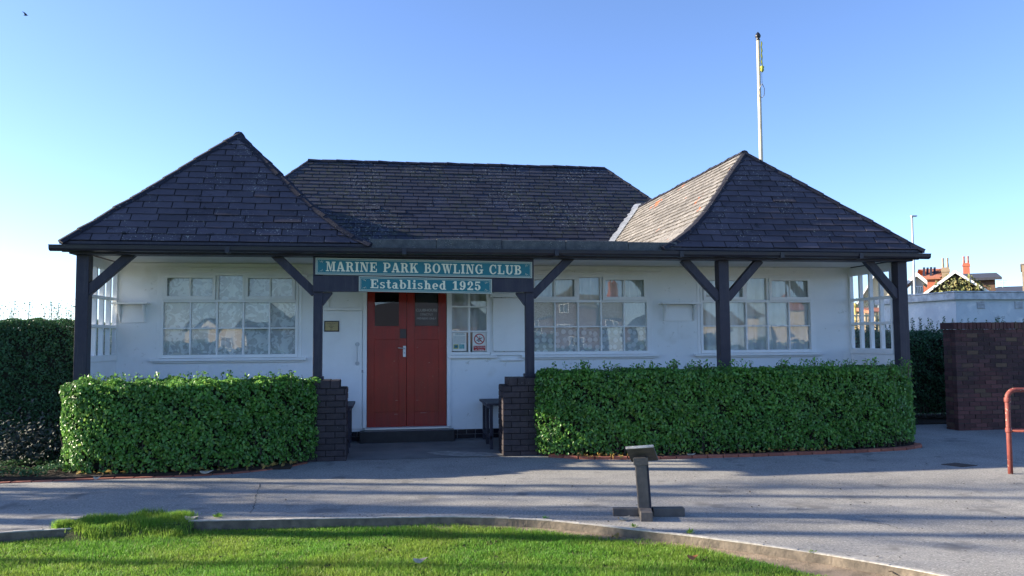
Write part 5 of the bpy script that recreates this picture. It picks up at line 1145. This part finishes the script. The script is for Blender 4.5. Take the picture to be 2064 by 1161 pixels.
# distant orange hipped roof
xa, xb, zr, ze = span2(1845, 1906, 537, 561, 95)
h1, rf = gable_house('house', xa, xb, 95, 103, ze, zr, M_orangeB, M_orangeR, 'far house with orange tiled hip roof and dark solar panels', 'X', hip=3.2)
sc_ = (xb-xa)/61
b = MB()
for k, (u_, v_) in enumerate(((-18,0),(-9,4),(0,4),(9,2))): 
    y_ = 96.2+.5*(k % 2); z_ = ze+(zr-ze)*.32; xx = (xa+xb)/2+u_*sc_*.8; b.prism([(xx-2.2*sc_, y_-.6, z_-.4), (xx+2.6*sc_, y_-.6, z_-.4), (xx+4.0*sc_, y_+.8, z_+1.0), (xx-.8*sc_, y_+.8, z_+1.0)], (0, -.12, .12))
b.build('solar_panel', mat('solar_panel', (.03,.035,.05), .2), rf); face(h1, (xa+xb)/2, 95)
# dark-roofed house with white glazed gable
xa, xb, zr, ze = span2(1853, 1893, 556, 571, 56)
h2, rf = gable_house('house', xa, xb+.5, 56, 64, ze, zr, M_brownB, M_slateR, 'dark slate-roofed house with white glazed gable', 'X')
xa, xb, zr, ze = span2(1832, 1864, 557, 573, 52); b = MB(); xm = (xa+xb)/2; zb_ = at(1850, 640, Y=52).z
b.box(xa+.1, xb-.1, 52.0, 56, zb_, ze); b.prism([(xa, 52.1, ze), (xb, 52.1, ze), (xm, 52.1, zr)], (0, .3, 0)); b.build('gable_wall', mat('grey_gable_boards', (.30,.30,.29), .8), h2)
b = MB()
for xe in (xa-.15, xb+.15): b.prism([(xm, 51.8, zr), (xe, 51.8, ze-.05), (xe, 51.8, ze+.22), (xm, 51.8, zr+.3)], (0, 4.4, 0)) 
b.build('gable_roof', M_white, h2)
zt_, zb2 = at(1850, 577, Y=52).z, at(1850, 592, Y=52).z
win(h2, xa+.15, xb-.15, 51.95, zb2, zt_, 6)
b = MB(); b.box(xa-.1, xb+.1, 51.85, 51.99, zb2-1.0, zb2-.02); b.build('balcony_panel', M_white, h2); face(h2, (xa+xb)/2, 52)
# mossy gable house in front with stone chimney
Yg = 44; pk = at(1925, 552, Y=Yg); lft = at(1879, 592, Y=Yg); k = (pk.z-lft.z)/(pk.x-lft.x); hw = pk.x-lft.x+1.0
ze_ = pk.z-k*hw
h3, rf = gable_house('house', pk.x-hw, pk.x+hw, Yg, Yg+7, ze_, pk.z, M_brownB, M_mossR, 'mossy-roofed gable house with ivy on its front and stone chimney', 'Y')
chimney(rf, pk.x-.45, Yg+2.2, .42, pk.z-2, at(1904, 536, Y=Yg+1).z, M_stone, 2)
n_ = 1700; q_ = np.column_stack([rng.normal(pk.x+.35, .75, n_), np.full(n_, Yg-.25)+rng.uniform(-.4, .1, n_), pk.z-1.4+rng.normal(-.1, .6, n_)]); q_ = q_[q_[:,2] < pk.z-.1-np.abs(q_[:,0]-pk.x)*.55+.35]
leaf_cloud('ivy', q_, np.tile([-.3, -1, .2], (len(q_), 1)), .17, mat('ivy_sunlit', (.10,.13,.04), .6, (.16,.14,.05), 2, island=.4), h3, tilt=.8); face(h3, pk.x, Yg, .03)
# slate roof and orange chimney behind
xa, xb, zr, ze = span2(1930, 1970, 552, 569, 62)
h4, rf = gable_house('house', xa, xb, 62, 69, ze, zr, M_brownB, M_slateR, 'blue-slate house with tall orange brick chimney', 'X', hip=1.6)
c_ = at(1931.5, 540, Y=63); chimney(rf, c_.x, 64, at(1937, 540, Y=64).x-at(1926, 540, Y=64).x, ze-1, at(1931, 531, Y=64).z, M_orangeB, 2); face(h4, (xa+xb)/2, 62)
# low roof with small chimney, dark hip roof, tall tan block
xa, xb, zr, ze = span2(1964, 1990, 578, 594, 70)
h5, rf = gable_house('house', xa, xb, 70, 76, ze, zr, M_orangeB, M_brownB, 'low brown-roofed house with a short chimney and aerial', 'X', hip=1.4)
c_ = at(1977, 570, Y=71); chimney(rf, c_.x, 72, at(1982, 570, Y=72).x-at(1973, 570, Y=72).x, zr-1.5, at(1977, 570, Y=72).z, M_brownB, 1)
b = MB(); az = at(1983, 565, Y=72).z; ax = at(1981, 570, Y=72).x; b.tube([(ax, 72, az-1.6), (ax, 72, az)], .03, 5); b.tube([(ax-.35, 72, az-.1), (ax+.35, 72, az-.1)], .025, 5); b.tube([(ax-.22, 72, az-.35), (ax+.22, 72, az-.35)], .025, 5); b.build('aerial', M_greymetal, h5); face(h5, (xa+xb)/2, 70)
xa, xb, zr, ze = span2(1981, 2110, 570, 590, 66)
h6, _ = gable_house('house', xa, xb, 66, 78, ze, zr, M_brownB, M_slateR, 'wide dark hip-roofed hall above the white outbuilding', 'X', hip=1.3); face(h6, (xa+xb)/2, 66)
xa = at(2059, 533, Y=50).x; zr = at(2059, 533, Y=50).z
tb = empty('tower_block', (xa+4, 54, -.24), 'tan brick tower block cut off by the right edge', 'building', 'houses beyond the park')
b = MB(); b.box(xa, xa+9, 50, 58, -.24, zr); b.build('wall', M_stone, tb); b = MB(); b.box(xa-.08, xa+9.1, 49.92, 58.1, zr+.001, zr+.12); b.build('parapet', M_greymetal, tb); win(tb, xa+1.2, xa+2.6, 50, zr-3, zr-1.4); win(tb, xa+1.2, xa+2.6, 50, zr-6, zr-4.4); face(tb, xa, 50)
# seen through the right screen: tan gable house, fence, trees
Yt = 52; a_ = at(1742, 600, Y=Yt); b__ = at(1757, 571, Y=Yt); sl_ = (b__.z-a_.z)/(b__.x-a_.x); xmid = at(1768, 560, Y=Yt).x; hw = 2.6; zr_ = a_.z+sl_*(xmid-a_.x)
h7, rf = gable_house('house', xmid-hw, xmid+hw, Yt, Yt+8, zr_-sl_*hw, zr_, M_cwall, M_mossR, 'tan gabled house seen through the right veranda screen', 'Y')
win(h7, xmid-1.6, xmid-.4, Yt, 1.6, 3.2); win(h7, xmid+.4, xmid+1.6, Yt, 1.6, 3.2); win(h7, xmid-.5, xmid+.5, Yt, zr_-3.0, zr_-1.8); face(h7, xmid, Yt)
# picket fence
Yp = 34; xf0, xf1 = at(1712, 640, Y=Yp).x, at(1800, 640, Y=Yp).x; zf1, zf0 = at(1750, 630, Y=Yp).z, at(1750, 652, Y=Yp).z
pf = empty('picket_fence', ((xf0+xf1)/2, Yp, -.24), 'pale picket fence seen through the right veranda screen', 'fence')
b = MB(); x = xf0
M_pick = mat('pale_fence_timber', (.55,.46,.30), .8)
while x < xf1: b.box(x, x+.075, Yp, Yp+.02, -.2, zf1+.05*math.sin(x*2)); x += .16
b.build('pickets', M_pick, pf)
b = MB(); b.box(xf0, xf1, Yp+.021, Yp+.06, zf1-.18, zf1-.10); b.box(xf0, xf1, Yp+.021, Yp+.06, .15, .23); b.build('fence_rail', M_pick, pf)
q_ = at(1727, 620, Y=Yp); b = MB(); b.tube([(q_.x, Yp+.15, -.2), (q_.x, Yp+.15, q_.z)], .07, 8); b.lathe([(.02,0),(.10,.05),(.12,.12),(.06,.2),(.01,.22)], (q_.x, Yp+.15, q_.z), 10); tag(b.build('bollard', mat('yellow_post_paint', (.6,.45,.12), .6)), 'yellow post with round top beyond the picket fence', 'post')
xa, xb, zr, ze = span(1765, 1792, 626, 634, 44)
gable_house('shed', xa, xb, 44, 47, ze, zr, M_stone, M_orangeR, 'small shed with orange roof behind the picket fence', 'X', cat='shed', group=None)
bk = MB(); bk.box(XR+1, 30, 27, 33.5, -.24, at(1740, 654, Y=30).z-.0); 
def tree(x, y, h, tr_, cr, cz, n, size, label, m_=M_leafT, seed=0, group=None, limbs=9, sq=1., spread=1., bare=0, cat='tree', name='tree', gz=-.24, lean=(0,0)):
    r2 = random.Random(seed); root = empty(name, (x, y, gz), label, cat, group); b = MB()
    top = Vector((x+lean[0], y+lean[1], gz+h*.85)); b0 = Vector((x, y, gz)); P_ = []
    b.tube([b0, b0.lerp(top, .3)+Vector((r2.uniform(-.1,.1), r2.uniform(-.1,.1), 0)), b0.lerp(top, .65), top], [tr_*1.25, tr_, tr_*.7, tr_*.2], 9)
    tips = [top]
    for k in range(limbs):
        t_ = r2.uniform(.35, .95); s0 = b0.lerp(top, t_); a = k*2.4+r2.random(); L_ = cr*r2.uniform(.6, 1.1)*(1.15-t_*.5)
        e = s0+Vector((math.cos(a)*L_*spread, math.sin(a)*L_*spread, L_*r2.uniform(.35, .9))); md = s0.lerp(e, .5)+Vector((0,0,-L_*.08)); b.tube([s0, md, e], [tr_*.42*(1.1-t_), tr_*.25*(1.1-t_), tr_*.06], 6)
        tips.append(e)
        for j in range(3 if not bare else 6):
            s1 = s0.lerp(e, r2.uniform(.3, .95)); a2 = a+r2.uniform(-1.3, 1.3); L2 = L_*r2.uniform(.25, .55); e2 = s1+Vector((math.cos(a2)*L2, math.sin(a2)*L2, L2*r2.uniform(.1, .9))); b.tube([s1, e2], [tr_*.12, tr_*.03], 5); tips.append(e2)
    b.build('trunk', M_bark, root, smooth=True)
    if n:
        T = np.array([tuple(t_) for t_ in tips]); idx = rng.integers(0, len(T), n); q_ = T[idx] + rng.normal(0, cr*.20, (n, 3))*np.array([1, 1, .8*sq]); nn = q_-np.array([x, y, gz+cz]); nn /= np.linalg.norm(nn, axis=1)[:,None]+1e-6
        leaf_cloud('crown', q_, nn, size, m_, root, tilt=.8)
    return root
p = at(1776, 600, Y=48); tree(p.x, 40, 4.4, .14, 1.2, 3, 2600, .22, 'dense green tree seen through the right veranda screen', M_leafB, 3)
p = at(1733, 600, Y=46); tree(p.x, 46, 4.6, .10, 1.5, 3, 160, .12, 'small bare tree seen through the inner pane of the right screen', M_leafT, 5, bare=1, limbs=14)
p = at(1748, 600, Y=43); tree(p.x, 43, 3.8, .06, 1.0, 3, 60, .10, 'thin bare sapling in front of the tan gabled house', M_leafT, 8, bare=1, limbs=12)
# lawn hedge bank beyond
hedge('field_hedge', [(12.5,24),(26,24),(26,25),(12.5,25)], -.24, .75, 260, .16, M_leafC, 'low green hedge in front of the picket fence', None, depth=.1, noise=.06, core_in=.15)

# ------------------------------------------------------------------ street of houses behind the photographer (mirrored in the windows)
gB = 'houses across the park behind the photographer'
def bh(x0, x1, y0, y1, ze, zr, mw, mr_, label, axis, hip=0, wins=()):
    h_, rf = gable_house('house', x0, x1, y0, y1, ze, zr, mw, mr_, label, axis, hip=hip, group=gB)
    for (a, b_, c_, d) in wins: win(h_, a, b_, y1, c_, d, 2, 1, s_=1)
    h_.rotation_euler.z = R(22)
    return h_, rf
bh(-21.5, -15.7, -88, -79, 2.7, 5.2, M_cwall, M_slateR, 'cream gabled bungalow with white windows', 'Y', wins=((-20.6,-19.2,1,2.3),(-18,-16.6,1,2.3),(-18.9,-18.2,3.2,4.0)))
bh(-44, -31, -84, -76, 2.8, 5.2, M_cwall, M_slateR, 'wide cream bungalow with dark hipped roof', 'X', 3, wins=((-41,-39,1,2.3),(-36,-34,1,2.3)))
bh(-14, -8.5, -92, -84, 2.8, 5.2, M_stone, M_slateR, 'grey bungalow with dark hipped roof', 'X', 2, wins=((-13,-11.5,1,2.4),))
bh(-6, 14, -84, -72, 3.0, 7.0, M_brownB, M_slateR, 'brown brick bungalow with broad dark roof', 'X', 4, wins=((4,6,1,2.3),(10,12,1,2.3)))
h_, rf = bh(19, 29, -78, -69, 5.2, 8.2, M_brownB, M_mossR, 'two-storey brown brick house with tall chimneys', 'X', 3, wins=((20.5,22,1,2.4),(25,26.5,1,2.4),(20.5,22,3.5,4.8),(25,26.5,3.5,4.8))); chimney(rf, 22, -74, 1.2, 6, 10.2, M_brownB, 2); chimney(rf, 28, -74, 1.2, 6, 9.6, M_orangeB, 2)
bh(33, 46, -80, -71, 3.2, 6.2, M_cwall, M_mossR, 'cream house with mossy roof', 'X', 3, wins=((35,37,1,2.4),(41,43,1,2.4)))
h_, rf = bh(50, 68, -76, -66, 5.0, 7.6, M_cwall, M_orangeR, 'long white-fronted house with orange tiled roof', 'X', 2.5, wins=((52,54,3.2,4.5),(57,59,3.2,4.5),(62,64,3.2,4.5),(52,54,1,2.3),(62,64,1,2.3))); chimney(rf, 60, -71, 1.2, 6, 9.4, M_orangeB, 2)
hedge('park_hedge', [(-50,-62),(75,-62),(75,-60.5),(-50,-60.5)], -.24, .9, 10, .5, M_leafC, 'low hedge around the bowling green behind the photographer', None, depth=.1, noise=.1, core_in=.2)

# ------------------------------------------------------------------ trees to the left of the frame whose shadows streak the path
gT = 'slim trees along the left of the path'
specs = [(-13.0,10.62,9.0,.11,1.0),(-13.6,11.15,8.0,.07,.8),(-14.2,11.62,9.5,.12,1.0),(-14.0,12.95,8.6,.08,1.2),(-19.0,13.6,9.0,.10,1.3),(-12.6,12.0,9.0,.09,.9),(-15.2,11.95,9.5,.13,1.1),(-13.4,11.45,7.5,.06,.8),(-16.8,12.35,8.5,.10,1.1),(-11.0,11.15,3.6,.07,.7),(-10.6,11.42,3.4,.06,.7),(-16.0,10.2,8.0,.06,.8),(-17,9.6,9.0,.09,.9),(-12,8.6,10,.05,.8)]
adj = ['shaggy pale-barked','lopsided twiggy','tall slim','thin straight','stout bare','narrow leaning','thick-trunked','whippy young','broad-crowned','stubby short','short bushy','spindly pale','lone outer','nearest slender']
for i, (x, y, h, tr_, cr) in enumerate(specs):
    tree(x, y, h, tr_*1.45, cr, h*.75, (110 if x > -18.5 and abs(y-12.95) > .01 else 900) if h > 5 else 1300, .10, f'{adj[i]} tree standing left of the path out by the tall hedge', M_leafT, 20+i, gT, limbs=8 if h > 5 else 6, bare=0, gz=-.2, lean=(rnd.uniform(-.2,.2), rnd.uniform(-.15,.15)))

tree(-22, 31, 21, .40, 3.6, 14, 16000, .5, 'unseen dense evergreen tree added far left to shade the outbuilding', M_leafB, 77, None, limbs=22)  # out of view, added so its shadow falls on the outbuilding's left wall
